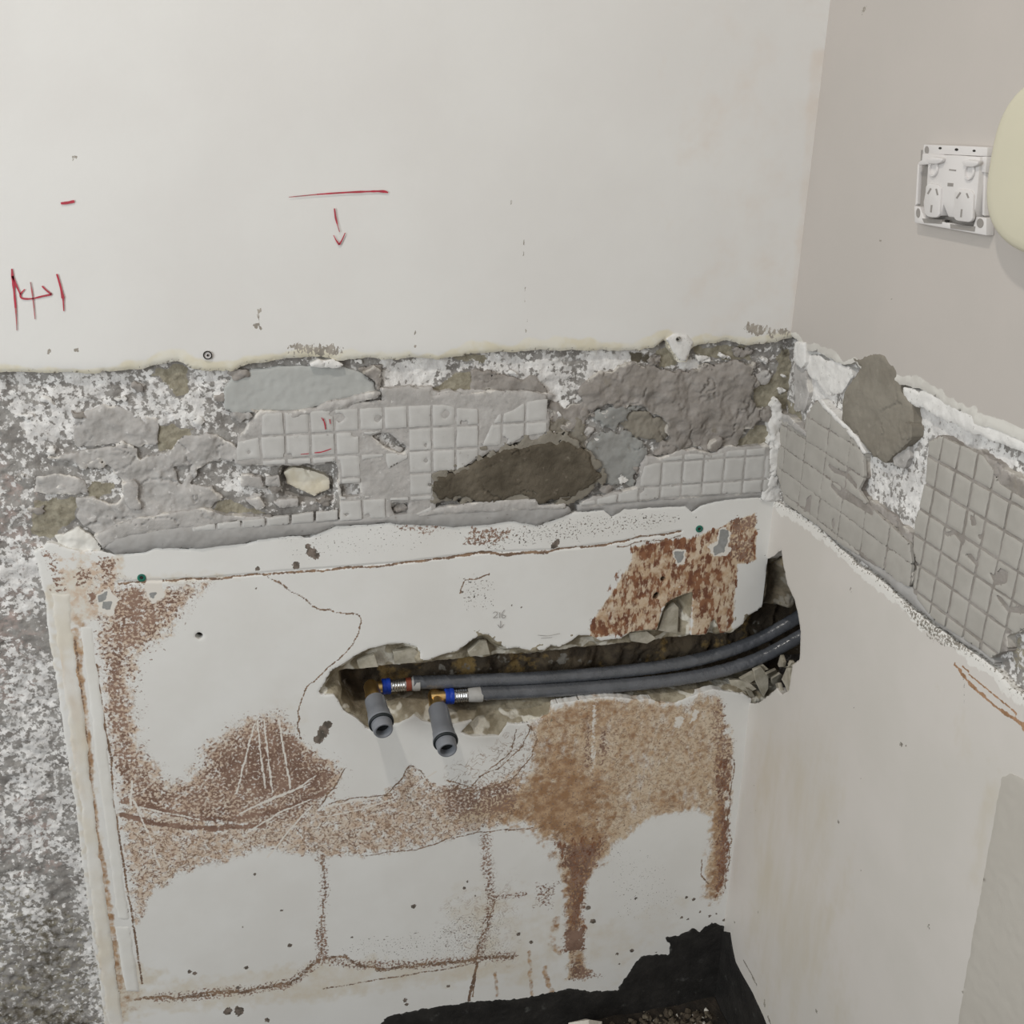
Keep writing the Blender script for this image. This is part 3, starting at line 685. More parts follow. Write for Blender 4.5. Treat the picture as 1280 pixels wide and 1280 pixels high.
    for q in ([(664, 908), (650, 938), (622, 962), (598, 972), (588, 985), (560, 975)], [(660, 905), (672, 925), (662, 950), (640, 975), (610, 985)], [(644, 912), (640, 940), (612, 962)], [(480, 996), (498, 980), (512, 957), (525, 965), (540, 985)], [(430, 962), (418, 985), (400, 1005)], [(410, 1004), (450, 998), (490, 994)],
              [(566, 984), (590, 990), (620, 985)], [(668, 1035), (600, 1040), (560, 1048), (520, 1062), (450, 1070)], [(906, 940), (918, 950), (912, 1000), (910, 1030), (914, 1050), (906, 1110)], [(878, 1075), (876, 1095), (886, 1105)], [(575, 742), (582, 724), (600, 722), (612, 718)], [(612, 1122), (620, 1125), (598, 1182), (592, 1245)]):
        k.line(ln, q, .80, .0004, .0011, .006)
    k.line(b, [(200, 1248), (320, 1237), (365, 1228), (402, 1200), (450, 1206), (520, 1206), (600, 1198), (640, 1195)], .45, .004, .010)
    k.line(ln, [(170, 1250), (240, 1245), (320, 1237), (365, 1228), (385, 1212), (402, 1198), (430, 1195), (450, 1206), (480, 1213), (520, 1206), (560, 1204), (600, 1198), (640, 1195)], .62, .0016, .0030, .008)
    k.line(ln, [(405, 1236), (470, 1225), (540, 1214), (600, 1203)], .6, .0007, .0015, .003); k.line(ln, [(596, 1205), (592, 1225), (586, 1250)], .85, .0014, .0016, .004)
    k.line(ln, [(139, 950), (141, 1000), (150, 1050), (162, 1130), (172, 1190), (178, 1230)], .75, .0007, .0012, .002); k.line(ln, [(120, 830), (128, 890), (139, 950)], .85, .0008, .0012, .002)
    k.line(o, [(620, 1215), (622, 1245)], .5, .0012, .003); k.line(o, [(662, 1190), (664, 1245)], .5, .0012, .003); k.line(o, [(680, 1210), (690, 1240)], .6, .002, .004)
    k.line(o, [(93, 790), (100, 850), (108, 920), (113, 985), (121, 1050), (132, 1110), (140, 1170), (148, 1235)], .62, .0030, .004, .004); k.line(ln, [(94, 800), (108, 920), (116, 1000), (126, 1070)], .6, .0005, .0015, .003)
    k.area(wsh, [(56, 745), (100, 700), (150, 690), (140, 780), (100, 790), (105, 900), (70, 860)], .62, .015, .02); k.area(t, [(60, 690), (125, 690), (120, 760), (100, 800), (85, 780)], .45, .015, .012); k.area(o, [(92, 770), (112, 775), (108, 820), (98, 820)], .5, .008, .006)
    k.area(b, [(48, 680), (72, 690), (80, 745), (66, 735)], .45, .006, .008); k.area(wsh, [(85, 930), (110, 930), (150, 1240), (130, 1260)], .65, .012, .015); k.area(o, [(125, 1180), (165, 1190), (175, 1260), (140, 1270)], .42, .02, .02)
    # black flecks and paint drips
    k.c[bk] = k.ch(bk)+0.13*sstep(1-V/0.25, 0, 1)*sstep(fbm(U, V, .08, 12, 2), -.1, .3)
    k.spots(bk, [(795, 1123, 2.5), (858, 1122, 3), (867, 1124, 3), (852, 1147, 3), (860, 1149, 2), (772, 1192, 2.5), (790, 1188, 4), (774, 1205, 2), (506, 1250, 4), (508, 1256, 3), (334, 1275, 6), (560, 1233, 3), (440, 1172, 2), (362, 1182, 4), (318, 1093, 2.5), (352, 1138, 2.5), (517, 1133, 3), (303, 1159, 2), (594, 1120, 2), (580, 1110, 3), (584, 1102, 3), (237, 1215, 3), (243, 1217, 3), (308, 1210, 3), (298, 1235, 4), (285, 1264, 5), (300, 1264, 7), (735, 1135, 5), (742, 1152, 4), (648, 1168, 4), (664, 1178, 4), (875, 1140, 2.5), (887, 1145, 3), (905, 1150, 3), (895, 1142, 2), (640, 757, 1.5), (652, 759, 1.6), (578, 740, 2), (593, 746, 1.5), (320, 736, 1.5), (370, 706, 4), (322, 711, 3), (390, 690, 6), (385, 683, 4), (395, 695, 5), (693, 682, 6), (696, 678, 5), (820, 1190, 1.5), (405, 915, 8), (398, 925, 7), (410, 906, 6)], .95)
    k.area(bk, [(330, 660), (520, 650), (560, 665), (520, 690), (360, 700)], .17, .01, .01); k.area(bk, [(560, 668), (760, 640), (880, 645), (800, 665), (600, 690)], .30, .008, .008); k.area(bk, [(560, 1140), (630, 1150), (620, 1190), (545, 1190)], .26, .01, .01)
    k.area(bk, [(450, 1170), (620, 1160), (640, 1200), (400, 1200)], .22, .01, .01); k.area(bk, [(575, 720), (615, 715), (620, 760), (580, 765)], .24, .008, .005)
    k.area(bk, [(740, 1030), (840, 1080), (860, 1150), (770, 1150)], .17, .03, .02)
    # scratches to bare board
    for q in ([(318, 905), (308, 945), (295, 992)], [(321, 902), (326, 940), (332, 985)], [(329, 900), (336, 950), (341, 990)], [(348, 897), (355, 940), (364, 985)], [(300, 1018), (340, 998), (388, 980)], [(308, 1042), (350, 1015), (388, 1000)], [(334, 1072), (360, 1040), (390, 1008)], [(410, 1020), (450, 1012), (490, 1000)], [(315, 1010), (365, 990), (395, 970)], [(166, 1000), (185, 1040), (200, 1085)], [(514, 990), (530, 975), (545, 965)], [(400, 1010), (440, 1002), (470, 998)], [(165, 975), (163, 1005)], [(170, 1008), (210, 1016), (250, 1024)]):
        k.line(sc, q, .80, .0006, .0012, .003)
    k.area(sc, [(740, 880), (745, 880), (744, 965), (738, 965)], .6, .003, .002); k.area(sc, [(825, 790), (840, 740), (855, 720), (850, 770)], .4, .006, .006); k.area(sc, [(862, 905), (868, 885), (875, 890), (870, 900)], .8, .003, .002); k.area(sc, [(843, 895), (856, 898), (850, 912), (842, 908)], .7, .003, .002)
    for q in (z8([(900, 75), (960, 80), (940, 150), (960, 180), (930, 220), (860, 200), (840, 160), (890, 140)]), z8([(690, 180), (745, 180), (740, 240), (700, 255), (685, 215)]), [(120, 745), (135, 735), (148, 750), (140, 770), (122, 765)], [(180, 722), (205, 722), (205, 745), (190, 755), (180, 740)]):
        k.area(sc, q, .95, .003, .004)
    for q in (z8([(905, 85), (950, 80), (935, 150), (925, 195), (880, 200), (865, 170), (895, 150)]), z8([(695, 190), (735, 185), (730, 225), (705, 245), (690, 215)]), [(130, 752), (140, 752), (138, 762), (128, 760)], [(186, 740), (196, 740), (192, 748), (187, 747)], [(122, 745), (134, 739), (133, 748), (124, 752)]):
        k.area(gy, q, .9, .002, .003)
    return {'m1': k.pack('m1'), 'm2': k.pack('m2'), 'm3': k.pack('m3')}
def low_height(u, v, s):
    joint = dline(BACK.uv([(148, 728), (260, 723), (350, 715), (500, 704), (600, 691), (686, 688), (760, 680), (852, 664)], H_LOW), u, v)
    return H_LOW+fbm(u, v, .10, 3, 2)*.0010-0.0012*(1-sstep(joint, .0006, .0020))
lower_sheet = patch('stained_sheet', BACK, rough_sd(LOWP, 0.0012, 0.006, 21, cuts=[CHASE_UV]+HOLES), (-0.835, 0.004, 0.0, 0.785), 0.00140, low_height, 0.010, M['stained'], wall_back, low_attr,
                    rnd=0.0006, label='water-stained lower sheet with brown glue residue and a ragged opening')
# ---- the chase behind it
SLOT_UV = BACK.uv(SLOT, -0.02)
CH_OUT = np.array(CHASE_UV)
def chase_h(u, v, s):
    a = sdf(CH_OUT, u, v); b = sdf(SLOT_UV, u, v)+fbm(u, v, .014, 71, 3)*.003
    ring = -0.006-0.016*sstep(a, 0.0, 0.014)+fbm(u, v, .016, 31, 4)*.010
    return np.where(u > 0.05, -0.06, ring*(1-sstep(b, -0.001, .0022))+(-0.055+fbm(u, v, .03, 44, 4)*.022)*sstep(b, -.001, .0022))
def chase_sd(u, v):
    return np.maximum(sdf(CH_OUT, u, v)+0.010, np.minimum(u+0.03, 0.105-np.abs(v-0.62)))
CH_ATTR = lambda U, V, s: {'m1': np.stack([np.maximum(sstep(sdf(SLOT_UV, U, V), -.002, .003), .72*sstep(U, -.03, -.01)*sstep(V, .60, .62)), np.zeros(U.shape), np.zeros(U.shape), np.zeros(U.shape)], -1)}  # wedge by the corner also takes the slot colour, painting its shade
def chase_material():
    t = NT('chase_masonry')
    a = t.attr('m1', 0)
    n1 = t.noise(45, 3, .6); n2 = t.noise(38, 2, .55, .3, 5); n3 = t.noise(26, 4, .6, 0, 9); n4 = t.noise(34, 3, .6, 0, 14)
    ring = t.mix(t.ss(n1, .38, .62), (0.40, .355, .27), (.255, .220, .155))
    ring = t.mix(t.ss(n2, .54, .60), ring, (.66, .63, .55))
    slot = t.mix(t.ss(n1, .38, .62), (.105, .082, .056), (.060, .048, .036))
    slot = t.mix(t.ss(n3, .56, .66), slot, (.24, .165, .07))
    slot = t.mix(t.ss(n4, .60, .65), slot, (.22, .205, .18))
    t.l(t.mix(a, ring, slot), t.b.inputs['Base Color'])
    t.b.inputs['Roughness'].default_value = .95; t.b.inputs['Specular IOR Level'].default_value = .12
    b = t.n('ShaderNodeBump'); b.inputs['Distance'].default_value = .003; b.inputs['Strength'].default_value = .6
    t.l(t.noise(220, 4, .65), b.inputs['Height']); t.l(b.outputs[0], t.b.inputs['Normal'])
    return t.m
M['chase'] = chase_material()
patch('pipe_chase', BACK, chase_sd, (-0.56, 0.12, 0.46, 0.74), 0.0016, chase_h, 0.0, M['chase'], wall_back, CH_ATTR, rnd=0, label='rough chase hacked into the wall for the pipes')

# ---- trim strips down the left edge of the stained sheet
def strip(name, left, right, h, mat, wall=BACK, parent=None, seed=1, amp=.0008, thick=.004, label=None, rnd=.0010):
    P = wall.uv(list(left)+list(right)[::-1], h)
    return patch(name, wall, rough_sd(P, amp, .012, seed), box_of(P), .0016, lambda u, v, s: h+fbm(u, v, .03, seed, 3)*.0012, thick, mat, parent or wall_back, rnd=rnd, label=label)
strip('edge_strip', [(64, 742), (70, 800), (82, 880), (92, 950), (101, 1010), (108, 1080), (117, 1150), (128, 1230), (136, 1290)], [(88, 742), (92, 800), (103, 880), (111, 950), (118, 1010), (127, 1080), (136, 1150), (147, 1230), (156, 1290)], -0.0022, M['strip_cream'], seed=3, amp=.0020, label='cream stained edge strip')
strip('edge_strip', [(99, 782), (104, 830), (113, 900), (123, 980), (133, 1050), (141, 1110), (146, 1150)], [(117, 782), (122, 830), (131, 900), (140, 980), (150, 1050), (157, 1110), (162, 1150)], -0.0024, M['strip_white'], seed=4, amp=.0012, label='white edge strip')
strip('edge_strip', [(143, 1158), (150, 1200), (157, 1240)], [(163, 1158), (169, 1200), (174, 1240)], -0.0024, M['strip_white'], seed=5, amp=.0012, label='short white edge strip')

# ------------------------------------------------------------------ adhesive, mortar and tile imprints on the back wall
def slab(name, px, h, mat, wall=BACK, parent=None, rough=.0036, seed=1, step=.0014, bump=.0025, size=.018, thick=None, label=None, cuts=(), rnd=.0012, tilt=None, esize=.012):
    P = wall.uv(px, h); cu = [wall.uv(c, h) for c in cuts]
    def hf(u, v, s):
        t = fbm(u+fbm(u, v, .02, seed+9, 2)*.01, v, size, seed+40, 4)
        q = t*9.0; fl = np.floor(q); fr_ = q-fl
        terr = (fl+sstep(fr_, .75, 1.0))/9.0 if bump > .0009 else t
        crk = 0.0
        if bump > .0009:
            cr = np.abs(fbm(u, v, .045, seed+77, 5)); crk = -.0022*(1-sstep(cr, .004, .012))*sstep(vnoise(u, v, .03, seed+5), .35, .6)
        return h+crk+(0.35*t+0.65*terr)*2*bump+fbm(u, v, .005, seed+50, 2)*.0007+(tilt(u, v) if tilt else 0)
    def at(U, V, s):
        e = .75*np.exp(-np.maximum(s, 0)/.0030)*sstep(vnoise(U, V, .014, seed+3), .35, .8)
        z_ = np.zeros(U.shape); return {'m1': np.stack([e, z_, z_, z_], -1)}
    o = patch(name, wall, rough_sd(P, rough, esize, seed, cu), box_of(P, .006), step, hf, thick if thick else (h-H_SUB+.004), mat, parent or (wall_back if wall.back else wall_right), at if mat in (M['adhesive'], M['adhesive_brown']) else None, rnd=rnd, label=label)
    return o
A = M['adhesive']
slab('adhesive_layer', z1([(350, 380), (480, 328), (620, 345), (730, 390), (742, 510), (640, 530), (520, 505), (360, 525)]), -.0055, A, seed=2, bump=.003)
slab('adhesive_layer', z1([(225, 575), (330, 560), (420, 530), (560, 520), (640, 535), (660, 585), (750, 560), (900, 470), (1020, 462), (1110, 540), (1090, 595), (990, 600), (930, 640), (900, 700), (1000, 705), (1040, 760), (1000, 815), (840, 835), (640, 870), (560, 890), (470, 960), (400, 900), (362, 860), (365, 770), (420, 760), (540, 790), (600, 740), (550, 650), (470, 585), (400, 620)]), -.0042, A, seed=3, bump=.0035,
     cuts=[z1([(820, 620), (900, 612), (860, 710), (840, 690)])], label='pale grey adhesive spread left of the tile imprints')
slab('adhesive_layer', z1([(160, 660), (280, 650), (400, 690), (410, 740), (260, 745), (150, 740)]), -.0055, A, seed=4)
slab('adhesive_flake', z1([(560, 690), (620, 680), (660, 740), (660, 820), (600, 815), (585, 770)]), -.0005, A, seed=5, bump=.001)
slab('adhesive_flake', z2([(150, 730), (250, 735), (260, 790), (160, 790)]), -.002, A, seed=6, bump=.001); slab('adhesive_flake', z2([(265, 735), (330, 735), (335, 780), (270, 780)]), -.003, A, seed=7, bump=.001)
slab('adhesive_flake', z2([(180, 850), (240, 840), (270, 880), (230, 895)]), -.003, A, seed=8, bump=.001); slab('adhesive_flake', z2([(320, 850), (420, 845), (430, 880), (330, 890)]), -.004, A, seed=9, bump=.001)
slab('adhesive_layer', z1([(90, 660), (200, 640), (380, 870), (480, 1010), (350, 1050), (250, 1020), (260, 950), (370, 880)])[3:], -.0055, M['strip_white'], seed=10, rough=.005, label='white plaster smear under the adhesive')
# backing of the tile field
slab('adhesive_bed', [(298, 550), (326, 516), (372, 514), (420, 508), (480, 500), (476, 486), (540, 484), (542, 494), (600, 490), (660, 488), (684, 494), (688, 545), (640, 556), (590, 578), (545, 594), (546, 640), (500, 652), (425, 652), (426, 628), (422, 580), (350, 583), (292, 582)], H_PAD-.0011, A, seed=12, bump=.0003, cuts=[z2([(770, 545), (850, 530), (945, 600), (930, 630), (860, 620)]), z2([(620, 775), (715, 770), (715, 830), (630, 835)]), z2([(860, 860), (950, 860), (940, 925), (880, 920)])], label='grey adhesive bed of the tile imprints')
slab('adhesive_bed', z4([(300, 700), (330, 640), (420, 640), (560, 605), (640, 625), (720, 600), (895, 590), (925, 620), (925, 815), (500, 838), (0, 885), (60, 840), (290, 790)]), H_PAD-.0011, A, seed=13, bump=.0003, label='grey adhesive bed by the corner')
slab('adhesive_layer', z2([(810, 320), (1050, 320), (1055, 345), (1280, 335), (1620, 345), (1640, 370), (1500, 420), (1380, 415), (1060, 400), (940, 385), (870, 410), (820, 390)]), -.0030, A, seed=14, bump=.0015)
slab('adhesive_ridge', z2([(340, 440), (460, 425), (600, 385), (700, 360), (815, 345), (790, 370), (700, 390), (600, 425), (500, 450), (400, 465)]), .0005, A, seed=15, bump=.0025, rough=.003, label='rough ridge under the trowelled grey patch')
slab('trowelled_patch', z2([(80, 420), (72, 320), (115, 262), (230, 232), (340, 216), (470, 222), (560, 205), (640, 222), (730, 250), (780, 300), (790, 345), (690, 360), (560, 395), (430, 432), (260, 428), (130, 445)]), -.0055, M['trowel'], seed=16, bump=.0006, rough=.0015, size=.04, label='smooth grey trowelled patch under the white sheet')
slab('adhesive_ridge', z2([(735, 250), (780, 215), (820, 240), (815, 330), (795, 345), (780, 300)]), -.001, M['adhesive_brown'], seed=17, bump=.003, rough=.003)
slab('plaster_crust', z2([(470, 215), (520, 190), (590, 190), (640, 215), (600, 225), (520, 228)]), .0010, M['white_plaster'], seed=18, bump=.001, rough=.002)
slab('adhesive_layer', z3([(330, 235), (340, 330), (470, 335), (690, 345), (660, 290), (640, 260), (560, 275), (470, 270)]), -.0050, M['adhesive_brown'], seed=19, bump=.002)
BIG = z4([(20, 330), (110, 250), (240, 215), (350, 210), (470, 240), (600, 235), (700, 195), (830, 215), (850, 300), (835, 395), (915, 430), (905, 480), (800, 500), (745, 590), (690, 625), (560, 605), (420, 640), (330, 660), (440, 560), (430, 480), (340, 410), (150, 400), (40, 460)])
slab('adhesive_layer', BIG, -.0030, M['adhesive_brown'], seed=20, bump=.0050, rough=.007, size=.022, label='rough brown-grey adhesive near the corner')
slab('adhesive_flake', z4([(850, 260), (900, 240), (920, 270), (890, 300), (860, 290)]), -.004, A, seed=21, bump=.001)
slab('adhesive_flake', z4([(635, 570), (690, 545), (700, 580), (660, 630), (635, 610)]), .0005, M['adhesive_brown'], seed=22, bump=.001)
slab('adhesive_layer', z4([(60, 600), (130, 540), (230, 520), (340, 580), (330, 640), (290, 700), (275, 785), (170, 785), (60, 720)]), -.0045, M['smear'], seed=23, bump=.0022, rough=.0065, esize=.010, label='smooth blue-grey smear beside the dark mortar')
slab('adhesive_layer', z4([(90, 440), (180, 410), (330, 400), (260, 450), (190, 515), (80, 490)]), -.004, M['smear'], seed=24, bump=.0018, rough=.006, esize=.009)
slab('adhesive_layer', z3([(720, 400), (860, 400), (900, 440), (880, 600), (700, 590), (690, 520)]), -.0060, M['adhesive_brown'], seed=25, bump=.0035, rough=.008, esize=.012)
slab('adhesive_layer', z4([(200, 400), (340, 420), (430, 480), (440, 560), (340, 580), (230, 520)]), -.0055, M['sand_mortar'], seed=26, bump=.003, rough=.008, esize=.010)
slab('mortar_patch', z3([(170, 740), (240, 715), (350, 700), (380, 655), (470, 635), (560, 600), (700, 575), (830, 590), (890, 640), (915, 700), (945, 740), (900, 790), (840, 830), (790, 862), (660, 850), (520, 835), (390, 848), (290, 830), (160, 862)]), 0.0018, M['wet_mortar'], seed=27, bump=.0030, rough=.007, size=.03, rnd=.0016, esize=.012, label='dark brown mortar smeared over the tile imprints')
slab('mortar_smear', z3([(150, 735), (230, 705), (340, 680), (370, 640), (470, 605), (560, 570), (680, 545), (840, 560), (910, 620), (940, 700), (960, 750), (910, 810), (850, 845), (790, 870), (650, 860), (520, 845), (390, 856), (280, 838), (150, 868)]), -.0001, M['sand_mortar'], seed=127, bump=.0005, rough=.012, esize=.009, size=.03, rnd=.0006, label='thin sandy smear around the dark mortar')
slab('adhesive_layer', z3([(640, 480), (700, 480), (860, 470), (870, 600), (700, 590)]), -.005, M['sand_mortar'], seed=28, bump=.003, rough=.009, esize=.010)
# a pale plastered recess below the imprints
slab('plaster_fill', z2([(360, 720), (400, 700), (500, 715), (570, 745), (575, 800), (500, 830), (430, 800), (370, 770)]), -.012, material('cream_plaster', (.66, .60, .47), (.74, .70, .60), 40, rough=.9, bumps=[(200, .001, .3)]), seed=29, bump=.001, rough=.002, thick=.01, label='cream plaster in a hole of the band')
# lip along the foot of the band
slab('adhesive_lip', [(131, 687), (142, 673), (200, 663), (260, 657), (340, 652), (420, 651), (488, 646), (520, 642), (600, 638), (640, 633), (690, 631), (712, 634), (716, 641), (702, 648), (672, 658), (655, 655), (640, 652), (606, 657), (569, 660), (540, 658), (499, 657), (488, 654), (419, 659), (398, 668), (366, 671), (329, 675), (305, 681), (252, 687), (194, 687), (180, 692), (143, 694)], .0012, M['lip'], seed=30, bump=.0006, rough=.0012, rnd=.003, thick=.010, label='smooth grey lip along the foot of the band')
slab('adhesive_lip', [(722, 632), (780, 629), (826, 624), (900, 618), (960, 613), (963, 621), (916, 625), (879, 632), (865, 641), (858, 634), (826, 635), (781, 638), (766, 648), (755, 638), (722, 641)], -.0005, M['lip'], seed=31, bump=.0008, rough=.0015, rnd=.003, thick=.010, label='dark lip along the foot of the band by the corner')
slab('adhesive_lip', z1([(480, 1000), (440, 945), (520, 905), (640, 860), (840, 832), (960, 815), (1060, 850), (1280, 855), (1280, 880), (1100, 870), (960, 900), (780, 915), (600, 945), (520, 985)]), -.0002, A, seed=32, bump=.001, rough=.0015, label='pale sloping adhesive above the grey lip')
slab('adhesive_lip', z3([(90, 925), (190, 885), (390, 853), (640, 843), (655, 870), (780, 868), (780, 890), (640, 895), (400, 905)]), .0016, A, seed=33, bump=.0006, rough=.0015, label='pale adhesive sliver under the dark mortar')

# loose crusts of plaster and adhesive left clinging to the band
CRUMBS = [(446, 453, 8, 'w', 1), (456, 462, 6, 'b', 2), (470, 460, 5, 'b', 3), (432, 456, 6, 'w', 4), (300, 466, 9, 'b', 5), (282, 478, 6, 'w', 6), (276, 500, 6, 'b', 7), (300, 520, 8, 'a', 8), (318, 512, 6, 'b', 9), (250, 528, 6, 'w', 10), (700, 520, 6, 'w', 11), (712, 536, 7, 'b', 12), (690, 540, 5, 'w', 13), (735, 540, 7, 'a', 14), (748, 552, 6, 'w', 15),
          (760, 520, 7, 'a', 16), (770, 470, 8, 'b', 17), (820, 452, 7, 'b', 18), (880, 448, 8, 'w', 19), (905, 446, 7, 'w', 20), (930, 440, 8, 'b', 21), (955, 450, 6, 'w', 22), (980, 470, 6, 'w', 23), (978, 490, 5, 'w', 24), (300, 600, 7, 'w', 25), (320, 622, 8, 'a', 26), (345, 610, 6, 'b', 27), (352, 628, 7, 'a', 28), (405, 628, 7, 'b', 29), (336, 596, 6, 'w', 30),
          (150, 560, 8, 'a', 31), (180, 575, 7, 'w', 32), (120, 580, 9, 'a', 33), (80, 610, 9, 'a', 34), (60, 560, 8, 'w', 35), (45, 640, 8, 'b', 36), (25, 600, 9, 'w', 37), (30, 520, 8, 'w', 38), (60, 500, 9, 'w', 39), (100, 520, 8, 'b', 40), (150, 500, 8, 'w', 41), (175, 485, 8, 'b', 42), (470, 565, 6, 'w', 43), (500, 562, 6, 'a', 44), (520, 606, 6, 'a', 45), (470, 612, 7, 'a', 46), (500, 635, 7, 'b', 47), (610, 470, 8, 'b', 48), (640, 466, 7, 'w', 49), (780, 600, 8, 'w', 50), (760, 612, 7, 'b', 51), (800, 590, 7, 'b', 52)]
for (x, y, r, kd, sd_) in CRUMBS:
    gg = random.Random(sd_*7); r = r*.55 if kd == 'w' else r*.9
    ring_ = [(x+r*1.5*math.cos(a)*gg.uniform(.6, 1.3), y+r*.9*math.sin(a)*gg.uniform(.6, 1.3)) for a in np.linspace(0, 2*math.pi, 9)[:-1]]
    slab({'w': 'plaster_crust', 'b': 'adhesive_flake', 'a': 'adhesive_flake'}[kd], ring_, gg.uniform(-.0055, -.0035), {'w': M['white_plaster'], 'b': M['adhesive_brown'], 'a': A}[kd], seed=400+sd_, bump=.0022, rough=.0045, esize=.006, size=.008, thick=.006)
# each tile imprint is a small pad with its own edges
def clip(poly, u0, u1, v0, v1):
    P = [tuple(p) for p in poly]
    for ax, lim, keep in ((0, u0, 1), (0, u1, -1), (1, v0, 1), (1, v1, -1)):
        out = []
        for i in range(len(P)):
            a, b = P[i], P[(i+1) % len(P)]
            da, db = (a[ax]-lim)*keep, (b[ax]-lim)*keep
            if da >= 0: out.append(a)
            if (da >= 0) != (db >= 0):
                t = da/(da-db); out.append((a[0]+(b[0]-a[0])*t, a[1]+(b[1]-a[1])*t))
        P = out
        if len(P) < 3: return None
    return P
def area_of(P):
    P = np.array(P); x, y = P[:, 0], P[:, 1]
    return 0.5*abs(np.dot(x, np.roll(y, -1))-np.dot(y, np.roll(x, -1)))
rng = random.Random(7)
PADS = []
def pads(wall, px, us, vs, h, parent, gap=.0013, holes=(), step=.00155, amin=.12, mat=None, chip=.35, lift=.0):
    R = wall.uv(px, h); HO = [wall.uv(q, h) for q in holes]
    us = sorted(us); vs = sorted(vs)
    for i in range(len(us)-1):
        for j in range(len(vs)-1):
            c = clip(R, us[i]+gap, us[i+1]-gap, vs[j]+gap, vs[j+1]-gap)
            if c is None or area_of(c) < amin*PITCH*PITCH: continue
            seed = 100+len(PADS)
            hh = h+rng.uniform(-.0003, .0003); tu, tv = rng.uniform(-.02, .02), rng.uniform(-.02, .02)
            cu, cv = (us[i]+us[i+1])/2, (vs[j]+vs[j+1])/2
            cuts = list(HO)
            if rng.random() < chip:
                ax, ay = rng.uniform(us[i], us[i+1]), rng.uniform(vs[j], vs[j+1]); r = rng.uniform(.002, .005)
                cuts.append([(ax+r*math.cos(a)*rng.uniform(.5, 1.4), ay+r*math.sin(a)*rng.uniform(.5, 1.4)) for a in np.linspace(0, 6.28, 9)[:-1]])
            sd = rough_sd(c, .0005, .006, seed, cuts)
            o = patch('tile_imprint', wall, sd, (us[i], us[i+1], vs[j], vs[j+1]), step,
                      lambda u, v, s: hh+tu*(u-cu)+tv*(v-cv)+fbm(u, v, .012, seed, 2)*.0007, .0028, mat or M['imprint'], parent, rnd=.0005)
            if o: PADS.append(o)
BX, BZ, RPZ = -21.925*PITCH, 3.3566*PITCH+0.788, PITCH
bu = [BX+k*PITCH for k in range(-3, 13)]; bv = [BZ-j*RPZ for j in range(-2, 5)]
pads(BACK, [(328, 520), (335, 515), (372, 517), (405, 513), (420, 512), (450, 511), (480, 508), (508, 501), (540, 503), (570, 510), (600, 512), (625, 519), (640, 514), (655, 504), (684, 498), (686, 520), (684, 541), (655, 545), (640, 554), (610, 560), (590, 577), (575, 588), (543, 596), (543, 640), (515, 645), (425, 651), (428, 590), (425, 575), (400, 579), (350, 580), (325, 582), (295, 580), (297, 553), (327, 547)],
     bu, bv, H_PAD, wall_back, holes=[z2([(720, 535), (760, 540), (840, 520), (930, 525), (950, 600), (930, 640), (850, 620), (780, 580)]), z2([(620, 770), (720, 765), (720, 835), (625, 835)]), z2([(715, 660), (830, 640), (850, 700), (940, 650), (950, 720), (945, 820), (835, 830), (735, 830)]),
     z2([(845, 850), (1060, 845), (1050, 880), (950, 930), (850, 930)]), z2([(710, 545), (830, 580), (835, 620), (720, 630)]), z3([(370, 400), (470, 440), (430, 500), (385, 600), (375, 500)])])
GX, GZ = -5.5806*PITCH, 0.0328*PITCH+0.788
pads(BACK, z4([(325, 690), (400, 668), (420, 650), (560, 628), (640, 640), (720, 618), (890, 603), (913, 620), (913, 808), (500, 828), (100, 868), (0, 872), (60, 855), (290, 796)]), [GX+k*PITCH for k in range(-6, 7)], [GZ-PITCH, GZ, GZ+.0285, GZ+.040], H_PAD, wall_back, amin=.06, chip=.1)
pads(BACK, [(205, 668), (260, 656), (330, 648), (420, 638), (426, 636), (426, 650), (340, 657), (260, 663)], bu+[BX+k*PITCH for k in range(-8, -3)], [0.70, 0.80], H_PAD+.0008, wall_back, amin=.10, chip=.1, step=.0013)
for q, w in (([(404, 523), (406, 530), (407, 537)], [1, 2, 1]), ([(402, 522), (404, 526)], [1, 1]), ([(412, 524), (413, 530)], [1.5, 1]), ([(393, 566), (402, 565), (414, 561)], [1, 1.5, 1]), ([(376, 568), (386, 567)], [1, 1])):
    ribbon('red_mark', BACK, q, w, H_PAD+.0012, M['red_ink'], wall_back)
# splash of white plaster running down the corner
slab('corner_plaster', [(967, 508), (971, 500), (978, 505), (980, 530), (978, 552), (978, 575), (976, 600), (978, 626), (952, 626), (958, 606), (961, 570), (963, 540)], .0002, M['white_plaster'], seed=60, bump=.0035, rough=.0042, thick=.010, esize=.007, label='white plaster run in the corner')
slab('screw_tab', [(834, 424), (842, 418), (860, 418), (868, 428), (863, 440), (858, 452), (850, 452), (842, 440)], .0022, M['white_plaster'], seed=61, bump=.0008, rough=.0015, thick=.012)

